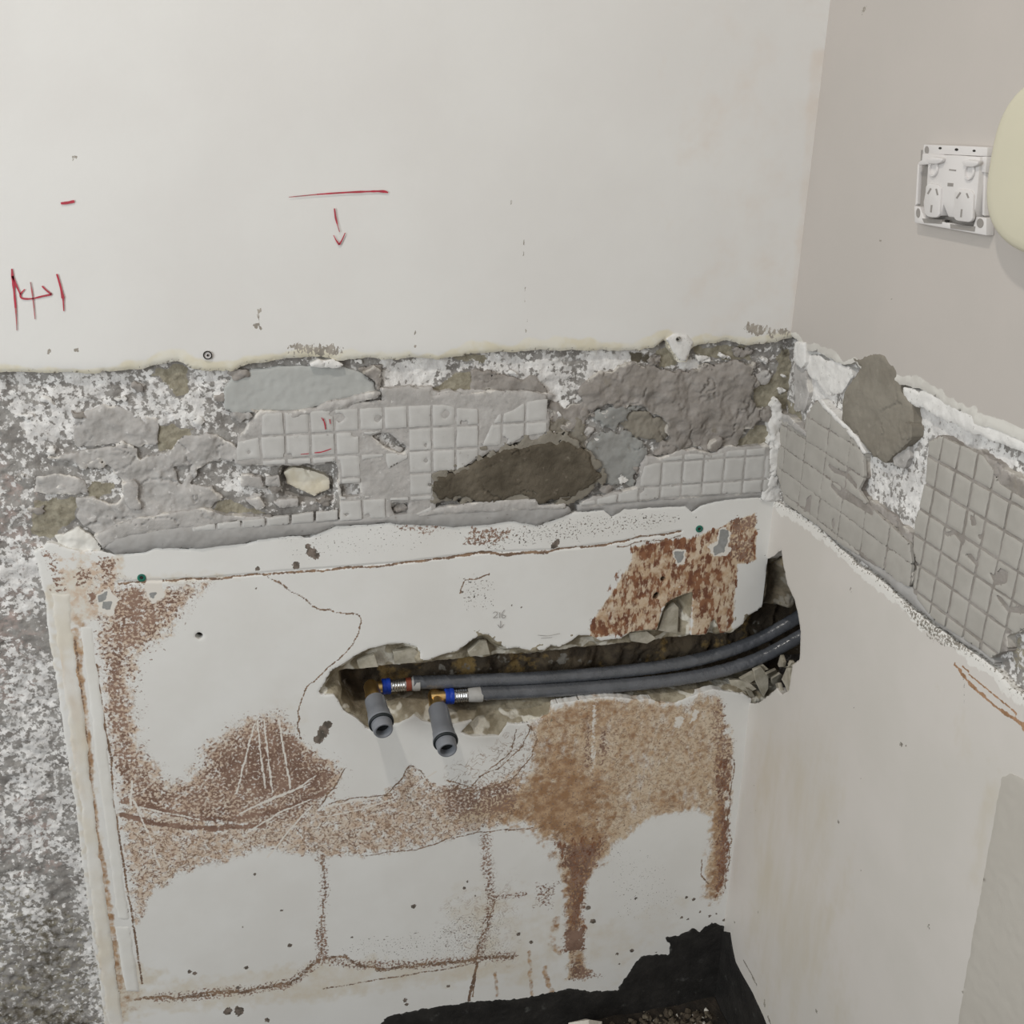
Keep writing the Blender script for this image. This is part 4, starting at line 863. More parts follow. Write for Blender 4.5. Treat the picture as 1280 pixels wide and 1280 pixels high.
# ------------------------------------------------------------------ right wall
R_UP = z5([(180, 75), (205, 90), (250, 140), (310, 150), (380, 190), (430, 215), (480, 195), (520, 240), (600, 290), (690, 310), (720, 300), (800, 335), (880, 372), (900, 400), (1030, 452), (1040, 482), (1170, 522), (1290, 580)])+[(1330, 600), (1420, 660)]
R_LOW = [(955, 622), (967, 626), (993, 639), (1017, 655), (1057, 692), (1073, 707), (1089, 716), (1110, 733), (1131, 754), (1168, 783), (1208, 810), (1245, 836), (1261, 855), (1280, 870), (1330, 905), (1420, 968)]
R_HOLE = [(935, 720), (950, 700), (957, 700), (968, 694), (976, 687), (978, 704), (983, 730), (992, 749), (997, 770), (1000, 789), (999, 823), (990, 832), (985, 864), (977, 868), (971, 860), (955, 874), (944, 880), (920, 876), (905, 800)]
def rsub_attr(U, V, s):
    k = Masks(RIGHT, U, V, H_SUB)
    k.c['m10'] = 0.50+0.30*fbm(U, V, 0.05, 4, 3)
    for px, val in [([(1000, 430), (1050, 455), (1060, 480), (1045, 500), (1020, 500), (1005, 470)], 1.1), ([(1130, 490), (1180, 510), (1225, 535), (1280, 560), (1280, 590), (1200, 560), (1150, 530)], .85), ([(1250, 545), (1280, 555), (1280, 578), (1255, 562)], .15), ([(1080, 570), (1160, 540), (1180, 560), (1150, 650), (1140, 690), (1075, 610)], .62), ([(1128, 600), (1160, 590), (1155, 640), (1138, 640)], .8), ([(985, 500), (1000, 505), (1004, 530), (985, 520)], .05), ([(1050, 620), (1130, 640), (1130, 670), (1080, 640)], .15), ([(1225, 570), (1280, 600), (1280, 625), (1235, 600)], .10), ([(1250, 800), (1280, 790), (1280, 870), (1262, 850)], .42)]:
        k.area('m10', px, val, 0.006, 0.008, 'set')
    k.area('m11', [(1225, 565), (1280, 595), (1280, 640), (1240, 610)], .8, .005, .006); k.area('m11', [(985, 500), (1000, 505), (1004, 530), (985, 520)], .9, .003, .003); k.area('m11', [(1080, 612), (1140, 660), (1135, 680), (1060, 625)], .6, .006, .006); k.area('m11', [(1244, 800), (1290, 790), (1290, 870)], .5, .006, .006)
    return {'m1': k.pack('m1')}
wall_right = patch('wall_right', RIGHT, lambda u, v: np.minimum(np.minimum(u+.63, .03-u), np.minimum(v-.71, 1.01-v)), (-.62, .012, .72, 1.0), .0019, lambda u, v, s: H_SUB+fbm(u, v, .03, 12, 4)*.004+fbm(u, v, .006, 18, 3)*.003, 0.0, M['render'], None, rsub_attr,
                   extra=[(-2.6, -.62, .72, 1.0, H_SUB), (-2.6, .13, 0.0, 2.5, -.12)], rnd=0)
tag(wall_right, 'right wall with a stripped band between grey paint above and bare sheet below', kind='structure')
RUP = np.concatenate([RIGHT.uv(R_UP, H_UP), [[-.65, .95], [-.65, 1.53], [.03, 1.53], [.03, .963]]])
def rup_attr(U, V, s):
    k = Masks(RIGHT, U, V, H_UP)
    e = sdf(RUP, U, V)
    k.c['m10'] = np.where(V < 1.02, 1.0, 0)*(1-sstep(e+fbm(U, V, .03, 5, 3)*.016, .006, .012))
    k.c['m11'] = np.zeros(U.shape)
    k.spots('m11', [(1080, 12, 3), (1012, 334, 2), (1114, 373, 2), (1100, 300, 1.5)], .8)
    return {'m1': k.pack('m1')}
rup = patch('painted_sheet', RIGHT, rough_sd(RUP, .0022, .009, 31), (-.62, .002, .94, 1.50), .0024, lambda u, v, s: H_UP+fbm(u, v, .12, 13, 2)*.0012, .010, M['paint_right'], wall_right, rup_attr, extra=[(-2.6, -.62, .95, 2.5, H_UP), (-.62, 0, 1.50, 2.5, H_UP)], label='grey-beige painted sheet of the right wall')
RLOW = np.concatenate([RIGHT.uv(R_LOW, H_LOW), [[-.65, .755], [-.65, -.03], [.03, -.03], [.03, .768]]])
RH = RIGHT.uv(R_HOLE, H_LOW)
def rlow_attr(U, V, s):
    k = Masks(RIGHT, U, V, H_LOW)
    e = sdf(RLOW, U, V)
    up = np.where(V > .6, 1.0, 0)
    k.c['m10'] = up*.85*(1-sstep(e+fbm(U, V, .03, 5, 3)*.016, .006, .016))
    k.c['m11'] = up*.38*(1-sstep(e, .0, .010))
    k.area('m11', [(1130, 750), (1170, 780), (1225, 812), (1215, 820), (1165, 800), (1135, 770)], .52, .004, .004)
    k.line('m12', [(1193, 829), (1200, 838), (1208, 850), (1240, 880), (1262, 895), (1285, 910)], .9, .0010, .0014, .002); k.line('m12', [(1203, 832), (1215, 846), (1250, 874), (1270, 893)], .8, .0006, .0012, .002); k.spots('m12', [(1202, 842, 3), (1283, 908, 7)], .7)
    k.line('m11', [(1205, 848), (1206, 878)], .5, .0003, .001, 0); k.line('m11', [(1063, 733), (1064, 741)], .9, .0003, .001, 0)
    k.spots('m11', [(1127, 931, 2), (1133, 933, 2), (1161, 1158, 3), (1020, 1264, 2.5), (1076, 972, 1.5), (1067, 884, 1.5), (956, 1255, 3.5), (948, 1140, 2), (918, 1153, 2), (962, 1275, 3), (1076, 1088, 1.5), (1245, 1045, 2), (1229, 1107, 2), (984, 1165, 1.5), (1048, 1027, 2), (1203, 1240, 2), (938, 1015, 1.5), (945, 1013, 1.5), (942, 982, 1.5)], .9)
    k.line('m11', [(930, 1201), (938, 1215), (946, 1231)], 1.2, .0008, .001, 0); k.line('m11', [(960, 1270), (965, 1285)], 1.2, .0008, .001, 0); k.line('m11', [(956, 1250), (956, 1258)], 1.1, .0012, .001, 0)
    k.area('m13', [(940, 900), (1010, 880), (1060, 1000), (1060, 1280), (960, 1280), (925, 1150)], .46, .08, .03); k.area('m13', [(1180, 870), (1220, 880), (1230, 960), (1190, 960)], .35, .03, .03); k.area('m13', [(1225, 980), (1252, 975), (1230, 1120), (1205, 1120)], .45, .02, .01)
    return {'m1': k.pack('m1')}
patch('bare_sheet', RIGHT, rough_sd(RLOW, .0018, .006, 41, cuts=[RH]), (-.62, .004, 0.0, .80), .0021, lambda u, v, s: H_LOW+fbm(u, v, .12, 23, 2)*.0012, .011, M['board_right'], wall_right, rlow_attr, extra=[(-2.6, -.62, 0.0, .76, H_LOW)], label='pale bare sheet low on the right wall')
RA = dict(wall=RIGHT)
slab('mortar_patch', z5([(470, 182), (540, 152), (610, 168), (682, 220), (690, 330), (740, 400), (752, 480), (750, 560), (700, 600), (620, 672), (560, 640), (480, 540), (412, 472), (430, 340), (480, 262), (500, 230)]), .0018, M['sand_mortar'], RIGHT, wall_right, seed=70, bump=.0018, rough=.002, size=.03, thick=.012, rnd=.002, label='sandy trowelled mortar patch on the right wall')
slab('mortar_lump', z5([(680, 500), (720, 480), (752, 500), (740, 560), (690, 570)]), .004, M['sand_mortar'], RIGHT, wall_right, seed=71, bump=.003, rough=.003)
slab('torn_paper', [(1126, 482), (1152, 488), (1176, 496), (1216, 517), (1220, 528), (1255, 538), (1290, 557), (1290, 572), (1250, 555), (1205, 538), (1165, 517), (1140, 506), (1130, 495)], .0004, M['white_plaster'], RIGHT, wall_right, seed=83, bump=.0008, rough=.003, thick=.009, label='white torn paper under the grey paint')
slab('torn_paper', [(996, 428), (1010, 440), (1042, 453), (1058, 458), (1064, 470), (1050, 492), (1030, 494), (1014, 470), (1004, 462)], -.002, M['white_plaster'], RIGHT, wall_right, seed=84, bump=.0012, rough=.004, thick=.009, label='white plaster between the corner and the mortar patch')
LSLAB = [(971, 513), (984, 522), (1004, 543), (1007, 518), (1020, 501), (1032, 510), (1046, 525), (1070, 549), (1079, 568), (1080, 597), (1072, 612), (1090, 636), (1137, 680), (1140, 705), (1138, 735), (1115, 722), (1089, 704), (1050, 680), (1014, 652), (980, 628), (970, 592)]
slab('adhesive_bed', LSLAB, H_PAD-.0010, M['adhesive_brown'], RIGHT, wall_right, seed=72, bump=.0004, label='grey adhesive bed beside the corner on the right wall')
RIM = [(1020, 500), (1026, 500), (1048, 523), (1072, 548), (1081, 566), (1077, 568), (1067, 549), (1044, 527), (1028, 510)]
slab('adhesive_ridge', RIM, .0018, M['white_plaster'], RIGHT, wall_right, seed=73, bump=.001, rough=.0012, label='pale broken edge of the corner adhesive')
slab('adhesive_ridge', [(976, 517), (984, 520), (1006, 540), (1006, 546), (990, 534), (976, 527)], .0022, M['adhesive'], RIGHT, wall_right, seed=74, bump=.001, rough=.001)
slab('adhesive_layer', [(1056, 622), (1072, 616), (1100, 632), (1140, 668), (1142, 684), (1115, 668), (1080, 646)], -.003, M['adhesive_brown'], RIGHT, wall_right, seed=75, bump=.002)
RSLAB = [(1160, 552), (1176, 545), (1192, 554), (1224, 566), (1240, 585), (1250, 605), (1280, 624), (1345, 665), (1345, 830), (1300, 800), (1280, 785), (1258, 797), (1256, 813), (1237, 822), (1219, 808), (1168, 776), (1139, 742), (1146, 710), (1141, 687), (1143, 652), (1149, 631), (1156, 602), (1158, 580)]
slab('adhesive_bed', RSLAB, H_PAD-.0012, M['adhesive_brown'], RIGHT, wall_right, seed=76, bump=.0004, label='grey adhesive bed at the right edge of the view')
slab('adhesive_layer', z5([(1060, 630), (1100, 640), (1180, 690), (1280, 770), (1400, 850), (1400, 960), (1280, 890), (1160, 820), (1130, 740)]), -.0012, M['adhesive_brown'], RIGHT, wall_right, seed=77, bump=.0015)
slab('adhesive_flake', z5([(665, 610), (730, 605), (735, 650), (705, 700), (660, 685)]), -.003, A, RIGHT, wall_right, seed=78, bump=.001, label='lone grey adhesive flake')
slab('plaster_crust', z5([(195, 100), (250, 105), (245, 200), (225, 225), (190, 190)]), .003, M['white_plaster'], RIGHT, wall_right, seed=79, bump=.001, rough=.0015, label='white plaster at the head of the corner')
slab('adhesive_layer', z5([(195, 210), (250, 220), (265, 350), (240, 430), (190, 420)]), -.003, A, RIGHT, wall_right, seed=80, bump=.0015)
slab('adhesive_lip', [(1014, 652), (1050, 680), (1089, 704), (1138, 735), (1168, 776), (1219, 808), (1237, 822), (1244, 834), (1208, 808), (1168, 781), (1131, 752), (1110, 731), (1089, 714), (1057, 690), (1017, 656)], .0005, M['lip'], RIGHT, wall_right, seed=81, bump=.0008, rough=.0012, rnd=.003, label='grey lip under the imprints of the right wall')
za, zb, zcx, zd = [RIGHT.uv([q])[0][1] for q in ((976, 530), (974, 556), (978, 588), (978, 616))]
jl = [RIGHT.uv([q])[0][0] for q in ((1078, 663), (1110, 687), (1141, 705))]
jw = (jl[0]-jl[2])/2
pads(RIGHT, LSLAB, [jl[0]+k*jw for k in range(-3, 6)], [zd-.05, zd-.026, zd, zcx, zb, za, za+.025, za+.05], H_PAD, wall_right, gap=.0009, chip=.05, amin=.1, step=.0019, mat=M['imprint_right'],
     holes=[[(1035, 579), (1045, 586), (1058, 591), (1071, 606), (1070, 612), (1056, 596), (1042, 591), (1034, 583)], [(1039, 604), (1052, 616), (1066, 620), (1092, 640), (1090, 645), (1062, 628), (1050, 622), (1037, 608)], [(1008, 622), (1014, 618), (1012, 640), (1004, 640)]])
RY, RZ0 = -12.4413*PITCH, 4.7911*PITCH+.788
pads(RIGHT, RSLAB, [RY-k*PITCH*.958 for k in range(-6, 8)], [RZ0-j*PITCH for j in range(-3, 9)], H_PAD, wall_right, chip=.0, amin=.12, mat=M['imprint_right'],
     holes=[z5([(1020, 920), (1045, 925), (1055, 965), (1030, 970)]), z5([(905, 1000), (960, 990), (1000, 1040), (990, 1060), (950, 1010), (915, 1020)]), z5([(990, 1100), (1030, 1100), (1065, 1150), (1060, 1165), (1020, 1120)]), z5([(1115, 1190), (1140, 1200), (1170, 1165), (1205, 1190), (1195, 1240), (1140, 1250)]), z6([(1140, 390), (1170, 400), (1210, 450), (1280, 440), (1280, 480), (1200, 470)]), z5([(1060, 1010), (1085, 1010), (1080, 1035), (1060, 1030)])])
slab('coated_area', [(1252, 972), (1262, 967), (1300, 985), (1420, 1060), (1420, 1500), (1190, 1500), (1195, 1290), (1214, 1180), (1232, 1080), (1245, 1010)], -.0020, M['primer'], RIGHT, wall_right, seed=82, step=.003, bump=.0002, rough=.0012, thick=.003, rnd=.0004, label='greyer coated area low at the right edge')

# ------------------------------------------------------------------ black membrane at the foot of the walls, floor
HM = H_LOW+.0012
slab('membrane_coating', [(420, 1292), (475, 1281), (486, 1271), (530, 1262), (600, 1252), (650, 1249), (690, 1241), (712, 1236), (740, 1240), (772, 1239), (781, 1224), (797, 1202), (802, 1196), (822, 1194), (836, 1195), (838, 1180), (831, 1172), (850, 1170), (866, 1161), (876, 1167), (880, 1160), (890, 1154), (904, 1158), (930, 1160), (930, 1290), (920, 1420), (300, 1480)], HM, M['membrane'], seed=90, bump=.0004, rough=.0022, step=.0016, thick=.002, rnd=.0006, parent=wall_back, esize=.005, label='black waterproof membrane brushed up the back wall')
slab('membrane_coating', [(885, 1160), (912, 1166), (915, 1185), (919, 1203), (926, 1216), (937, 1235), (950, 1262), (958, 1282), (990, 1350), (1060, 1500), (890, 1500), (880, 1250)], HM, M['membrane'], RIGHT, wall_right, seed=91, bump=.0004, rough=.001, step=.0018, thick=.002, rnd=.0006, label='black waterproof membrane brushed up the right wall')
def make_floor():
    u = np.linspace(-1.0, .0, 180); w = np.linspace(-.7, .02, 130)
    U, W = np.meshgrid(u, w, indexing='ij')
    Zf = fbm(U, W, .03, 5, 4)*.008-.002
    V = np.stack([U, W, Zf], -1).reshape(-1, 3)
    idx = np.arange(180*130).reshape(180, 130)
    q = np.stack([idx[:-1, :-1], idx[1:, :-1], idx[1:, 1:], idx[:-1, 1:]], -1).reshape(-1, 4)
    k = len(V)
    V = np.concatenate([V, [[-2.4, -2.6, -.004], [.1, -2.6, -.004], [.1, -.7, -.004], [-2.4, -.7, -.004], [-2.4, -.7, -.004], [-1, -.7, -.004], [-1, .1, -.004], [-2.4, .1, -.004]]])
    q = np.concatenate([q, [[k, k+1, k+2, k+3], [k+4, k+5, k+6, k+7]]])
    o = link('floor', mesh_from('floor', V, q), M['floor'])
    tag(o, 'dark floor strewn with rubble at the foot of the walls', kind='structure')
    return o
floor = make_floor()
def rock(name, loc, r, mat, parent=None, seed=0, flat=.6):
    g = random.Random(seed)
    bm = bmesh.new(); bmesh.ops.create_icosphere(bm, subdivisions=1, radius=1.0)
    ks = [(Vector((g.gauss(0, 1), g.gauss(0, 1), g.gauss(0, 1))).normalized(), g.uniform(.35, .75)) for _ in range(11)]
    for v in bm.verts:
        p = v.co.copy()
        for n, d in ks:
            e = p.dot(n)-d
            if e > 0: p -= n*e
        v.co = Vector((p.x*r*g.uniform(.97, 1.03), p.y*r*.8, p.z*r*flat))
    rot = Matrix.Rotation(g.uniform(0, 6.3), 4, 'Z')
    bmesh.ops.transform(bm, matrix=rot, verts=bm.verts)
    zmin = min(v.co.z for v in bm.verts)
    bmesh.ops.translate(bm, vec=(0, 0, -zmin), verts=bm.verts)
    me = bpy.data.meshes.new(name); bm.to_mesh(me); bm.free()
    o = bpy.data.objects.new(name, me); COL.objects.link(o); me.materials.append(mat)
    o.location = loc
    if parent: o.parent = parent
    return o
g = random.Random(5)
c = at_floor(728, 1279, .03)
big = rock('rubble_chunk', (c[0], c[1]-.012, -.004), .052, M['rubble_white'], seed=77, flat=.80)
_top = max(v.co.z for v in big.data.vertices)
for v in big.data.vertices: v.co.z = min(v.co.z, .80*_top+.002*math.sin(v.co.x*300))   # it lies with a broad flat face up
tag(big, 'broad white plaster chunk on the floor at the bottom edge', 'rubble')
kinds = {'white': ('rubble_white', 'small pale crumb of plaster among the floor rubble', 'pale crumbs on the floor'), 'grey': ('rubble_grey', 'grey-brown pebble of rubble on the floor', 'grey-brown rubble on the floor'), 'dark': ('rubble_dark', 'dark brown pebble of rubble on the floor', 'dark rubble on the floor')}
n = 0
while n < 110:
    x = g.uniform(700, 925); y = g.uniform(1246, 1284)
    if y < 1250+max(0, (860-x))*.14: continue
    p = at_floor(x, y)
    if p[0] > -.018 or p[1] > -.012: continue
    kd = g.choices(['white', 'grey', 'dark'], [.13, .32, .55])[0]
    r = g.uniform(.002, .005) if kd == 'white' else g.uniform(.003, .009)
    o = rock('rubble_pebble', (p[0], p[1], -.003), r, M[kinds[kd][0]], seed=n+200)
    tag(o, kinds[kd][1], 'rubble', kinds[kd][2]); n += 1

# broken plaster hanging at the right end of the chase
def shard(px, hx, mat, parent, seed, wall=BACK, thick=.005, tilt=.4):
    P = wall.uv(px, hx); gg = random.Random(seed)
    cu, cv = P.mean(0)
    tu, tv = gg.uniform(-tilt, tilt), gg.uniform(-tilt*.4, tilt)
    pts = [tuple(wall.xyz(np.array(a), np.array(b), np.array(hx+(a-cu)*tu+(b-cv)*tv))) for a, b in P]
    return prism('plaster_shard', pts, Vector((0, thick, 0)) if wall.back else Vector((thick, 0, 0)), mat, parent, bevel=.0006, seg=1)
k3 = 240/1280
zq = lambda p: zc(880, 660, k3, p)
for i, q in enumerate([[(330, 950), (380, 925), (430, 985), (430, 1070), (400, 1130), (370, 1075), (345, 1020)], [(270, 1060), (310, 1075), (355, 1140), (355, 1190), (320, 1150), (290, 1100)], [(180, 1030), (280, 1010), (340, 1060), (300, 1090), (200, 1085)], [(400, 960), (480, 940), (500, 980), (440, 1010)], [(460, 910), (510, 845), (550, 890), (540, 925), (480, 930)],
                          [(450, 1040), (500, 1030), (525, 1080), (515, 1120), (480, 1085)], [(505, 1010), (560, 930), (582, 930), (575, 1090), (545, 1095), (530, 1050)], [(540, 930), (600, 900), (645, 875), (640, 895), (590, 925)], [(440, 990), (500, 960), (540, 1000), (520, 1060), (450, 1040)], [(560, 880), (590, 895), (570, 925), (548, 910)],
                          [(240, 1010), (330, 960), (345, 1010), (300, 1040)], [(370, 930), (400, 915), (430, 940), (400, 955)]]):
    right = i in (6, 7, 9, 5, 4)
    shard(zq(q), -.004-.002*(i % 3), M['shard'], wall_right if right else wall_back, 300+i, RIGHT if right else BACK)
for i, q in enumerate([z7([(420, 440), (520, 410), (545, 440), (540, 480), (430, 500)]), z7([(250, 480), (330, 440), (350, 500), (260, 515)]), z7([(770, 430), (830, 380), (860, 380), (880, 450), (780, 455)]), z8([(615, 560), (640, 470), (690, 430), (710, 450), (705, 575)]), z8([(480, 575), (560, 560), (600, 590), (560, 620), (490, 615)])]):
    shard(q, -.010, M['shard'], wall_back, 330+i, tilt=.25, thick=.006)

# ------------------------------------------------------------------ water pipes
def water_pipe(label, sleeve_px, fit, plug_root, plug_tip, y_root, y_tip, has_red, seed, D):
    """fit: photo points along the crimped end, from the brass tail to the start of the lagging."""
    t3 = lambda q, h=D: np.array(at_back(q[0], q[1], h))
    root = np.array(at_back(plug_root[0], plug_root[1], -y_root)); tip = np.array(at_back(plug_tip[0], plug_tip[1], -y_tip))
    E0 = empty('water_pipe', tuple(root))
    tag(E0, label, 'pipe', 'lagged water pipes in the chase')
    path = catmull([t3(q) for q in sleeve_px], 26)
    rr = [.0081]*len(path)
    def wave(s, th):
        p = (s/.031-th/(2*math.pi)+seed*.37) % 1.0
        ridge = max(0.0, 1-abs(p-.5)/.05)*.10*(.6+.4*math.sin(s*37+seed))
        return ridge+.012*math.sin(s*410+3*th+seed)+.010*math.sin(s*930-2*th)
    tube('lagging', path, rr, M['sleeve'], E0, seg=28, wave=wave)
    ax = (t3(fit[-1])-t3(fit[0])); L = np.linalg.norm(ax); ax = ax/L
    o = t3(fit[0])
    f = lambda x: (t3((x, np.interp(x, [fit[0][0], fit[-1][0]], [fit[0][1], fit[-1][1]])))-o)@ax
    x0, x1, x2, x3, x4 = fit_x = [q[0] for q in fit]
    lathe('brass_tail', o, ax, [(f(x0)-.010, 0), (f(x0)-.010, .0066), (f(x1)+.001, .0066), (f(x1)+.001, .0)], M['brass'], E0)
    d0, d1 = f(x1), f(x2)
    lathe('blue_ring', o, ax, [(d0, .0), (d0, .0085), (d0+.0008, .0093), (d0+(d1-d0)*.4, .0093), (d0+(d1-d0)*.5, .0088), (d0+(d1-d0)*.6, .0095), (d1-.0008, .0095), (d1, .0088), (d1, 0)], M['blue'], E0)
    d0, d1 = f(x2), f(x3); prof = [(d0, 0)]
    for i in range(25):
        prof.append((d0+(d1-d0)*i/24, .0078+.0005*math.sin(i*math.pi/2.0)*(1 if 2 < i < 22 else 0)))
    prof.append((d1, 0))
    lathe('crimp_sleeve', o, ax, prof, M['steel'], E0)
    d0, d1 = f(x3), f(x4)
    if has_red: lathe('red_ring', o, ax, [(d0, 0), (d0, .0078), (d1, .0080), (d1, 0)], M['rust_red'], E0)
    c0 = d1 if has_red else d0
    lathe('tape_cuff', o, ax, [(c0, 0), (c0, .0068), (c0+.002, .0082), (d1+.006, .0090), (d1+.010, .0089), (d1+.0105, 0)], M['cuff'], E0)
    # elbow and pressure plug
    pa = tip-root; Lp = np.linalg.norm(pa); pa = pa/Lp
    back = root-pa*.016
    lathe('brass_elbow', back, pa, [(0, 0), (0, .0070), (.004, .0086), (.017, .0088), (.018, .0094), (.0275, .0094), (.0285, .0084), (.0285, 0)], M['brass'], E0)
    plug = lathe('pressure_plug', root, pa, [(.0125, 0), (.0125, .0108), (.0135, .0116), (Lp-.030, .0120), (Lp-.029, .0127), (Lp-.022, .0129), (Lp-.018, .0140), (Lp-.0160, .0142), (Lp-.0150, .0138), (Lp-.0150, .0118), (Lp-.0100, .0118), (Lp-.0100, .0114), (Lp-.002, .0111), (Lp, .0101), (Lp, .0086), (Lp-.001, .0080), (Lp-.024, .0076), (Lp-.024, 0)], M['plug_grey'], E0, seg=40)
    lathe('plug_bore_shade', root, pa, [(Lp-.0235, .0074), (Lp-.009, .0074), (Lp-.009, 0)], M['rubber'], plug, seg=32)  # black insert added; the shade inside the bore is put in its colour
    # rubber ring
    R0, r0 = .0123, .0020
    prof = [(Lp-.0135+r0*math.sin(a), R0+r0*math.cos(a)) for a in np.linspace(0, 2*math.pi, 13)]
    lathe('rubber_ring', root, pa, prof, M['rubber'], plug, seg=40)
    return E0
water_pipe('upper lagged pipe, its brass elbow and grey plug furthest left in the chase', [(516, 853), (560, 852), (600, 850.5), (680, 847), (760, 841), (840, 831), (900, 817), (950, 798), (990, 776), (1030, 752)],
           [(470, 859), (477.5, 858.5), (488, 857.5), (507, 856), (513.5, 855)], (466, 866), (479.5, 914), .012, -.052, True, 1, -.029)
water_pipe('lower lagged pipe with pale tape cuff, its brass elbow and grey plug nearer the middle', [(600, 867), (640, 865.5), (680, 863.5), (760, 858), (840, 850), (900, 839), (950, 822), (990, 801), (1030, 778)],
           [(549, 871), (556, 870), (567, 869.5), (584, 869), (592, 868.5)], (545.5, 877), (559.5, 938), .014, -.066, False, 2, -.0175)

# ------------------------------------------------------------------ screws and wall plugs (parts of the back wall)
def screw(x, y, h, r, ring, name='screw'):
    p = at_back(x, y, h)
    o = lathe(name, p, (0, -1, 0), [(-.004, r*.9), (.0, r), (.0006, r*.92), (.0004, r*.75), (-.0004, r*.62), (.0002, r*.45), (.0004, r*.3), (-.0012, r*.22), (-.0012, 0)], ring, wall_back, seg=24)
    return o
s1 = screw(259.5, 444, H_UP+.0006, .0036, M['socket'])
for rr, nm in ((.0038, 'countersink'), ):
    p = at_back(259.5, 444, H_UP+.0009)
    lathe(nm, p, (0, -1, 0), [(.0, .0030), (.0008, .0034), (.0008, .0040), (0, .0043)], M['dark'], s1, seg=24)
    lathe('drive_recess', at_back(259.5, 444, H_UP+.0012), (0, -1, 0), [(0, 0.0013), (.0007, .0012), (.0007, 0)], M['dark'], s1, seg=6)
s2 = screw(848, 424, .0032, .0030, M['screw'])
lathe('drive_recess', at_back(846.5, 424, .0040), (0, -1, 0), [(0, .0015), (.0006, .0014), (.0006, 0)], M['dark'], s2, seg=6)
for x, y in ((177, 722), (874, 661)):
    p = at_back(x, y, H_LOW)
    w = lathe('wall_plug', p, (0, -1, 0), [(-.004, .0040), (.0008, .0043), (.0010, .0040), (.0010, .0024), (.0006, .0021), (.0006, 0)], M['green'], wall_back, seg=20)
    lathe('plug_hole', at_back(x, y, H_LOW+.0004), (0, -1, 0), [(0, .0019), (.0004, .0018), (.0004, 0)], M['dark'], w, seg=12)

# ------------------------------------------------------------------ pen marks
mk = lambda q, w, m='red_ink': ribbon('red_mark' if 'ink' in m else 'pencil_mark', BACK, q, w, (H_UP if 'ink' in m else H_LOW)+.0013, M[m], upper_sheet if 'ink' in m else lower_sheet)
mk([(76, 254.2), (84, 253.5), (93, 251.5)], [2.2, 3.6, 2.6])
mk([(361, 246.4), (380, 244.6), (396, 243)], [.8, 1.2, 1.2], 'faint_ink'); mk([(396, 243), (432, 240.6), (467, 239.2), (480, 239.4), (485, 240.8)], [1.4, 1.8, 2.2, 3.0, 1.6])
mk([(418, 260.5), (419.5, 272), (421.5, 280)], [1.4, 2.2, 1.4]); mk([(421.5, 280), (424.5, 290)], [1.2, 1.0], 'faint_ink'); mk([(417, 294), (420, 300), (424, 306)], [.8, 1.2, 2.6]); mk([(424, 306), (428, 299), (431.5, 291)], [2.6, 1.6, 1.0])
mk([(14.8, 336), (15.6, 346), (17, 358), (19.5, 385)], [1.6, 3.2, 2.4, 2.0]); mk([(19.5, 385), (20.5, 400), (21, 413)], [1.8, 1.2, .8], 'faint_ink'); mk([(15.6, 345), (20, 356), (25.5, 368)], [2.6, 2.0, 1.8])
mk([(31, 361.5), (25.5, 368), (28, 373), (40, 373.3), (52, 370.5), (64.5, 368)], [1.2, 1.8, 2.2, 2.0, 1.8, 2.0]); mk([(52.5, 357.5), (58, 363), (64.5, 368)], [1.6, 1.8, 2.0]); mk([(38, 352.5), (41, 372), (43.8, 399)], [1.2, 1.6, .8], 'faint_ink')
mk([(71, 342.5), (75.5, 358), (78.8, 373)], [2.0, 2.2, 3.2]); mk([(78.8, 373), (79.8, 389)], [1.8, 1.0])
# "216" and an arrow in pencil above the chase
for q in ([(616.3, 766.5), (619, 765), (621.5, 766.5), (620, 769.5), (616.8, 772.4), (622, 772)], [(624.6, 765.5), (624.5, 772.5)], [(630.5, 762.5), (627.6, 767), (627.4, 771.5), (630, 772.6), (631.6, 770.4), (628.5, 768.8)], [(625.7, 776), (625.8, 784.6)], [(622.2, 780.8), (625.8, 784.8), (629.6, 780.4)]):
    mk(q, [.9]*len(q), 'pencil')
for q in ([(672, 794), (684, 795), (700, 792)], [(676, 798), (690, 797)]): mk(q, [.6]*len(q), 'pencil')

# ------------------------------------------------------------------ power outlet without its cover
def s6(pts): return [(1080+a/4, 80+b/4) for a, b in pts]
p0 = RIGHT.uv(s6([(435, 850)]), .0)[0]
outlet = empty('power_outlet', (0.0, float(p0[0]), float(p0[1])))
tag(outlet, 'white double power outlet with its cover plate missing, on the right wall', 'outlet')
def sp(name, pts, h0, h1, mat='socket', parent=None, bevel=.0007, label=None):
    P = RIGHT.uv(s6(pts), h1)
    o = prism(name, [(-h1, a, b) for a, b in P], Vector((h1-h0, 0, 0)), M[mat], parent or outlet, bevel=bevel)
    if label: o['label'] = label
    return o
hw = H_UP
sp('recess', [(285, 430), (600, 445), (590, 830), (270, 780)], hw-.0012, hw+.0012, 'socket_dark', bevel=0, label='grey sheet behind the outlet, the shade of the recess in its colour')  # flat sheet on the wall face; its grey paints the recess shade
fr = .0085
sp('frame_bar', [(298, 402), (460, 408), (618, 416), (614, 462), (450, 455), (292, 448)], hw, fr)
sp('frame_bar', [(292, 446), (395, 452), (385, 490), (350, 500), (272, 506), (270, 492), (288, 480)], hw, fr+.001)
sp('frame_bar', [(530, 462), (614, 462), (606, 545), (575, 538), (572, 510)], hw, fr)
sp('frame_bar', [(267, 500), (275, 500), (264, 700), (254, 712)], hw, fr-.003)
sp('frame_bar', [(596, 540), (608, 540), (600, 760), (588, 755)], hw, fr-.002)
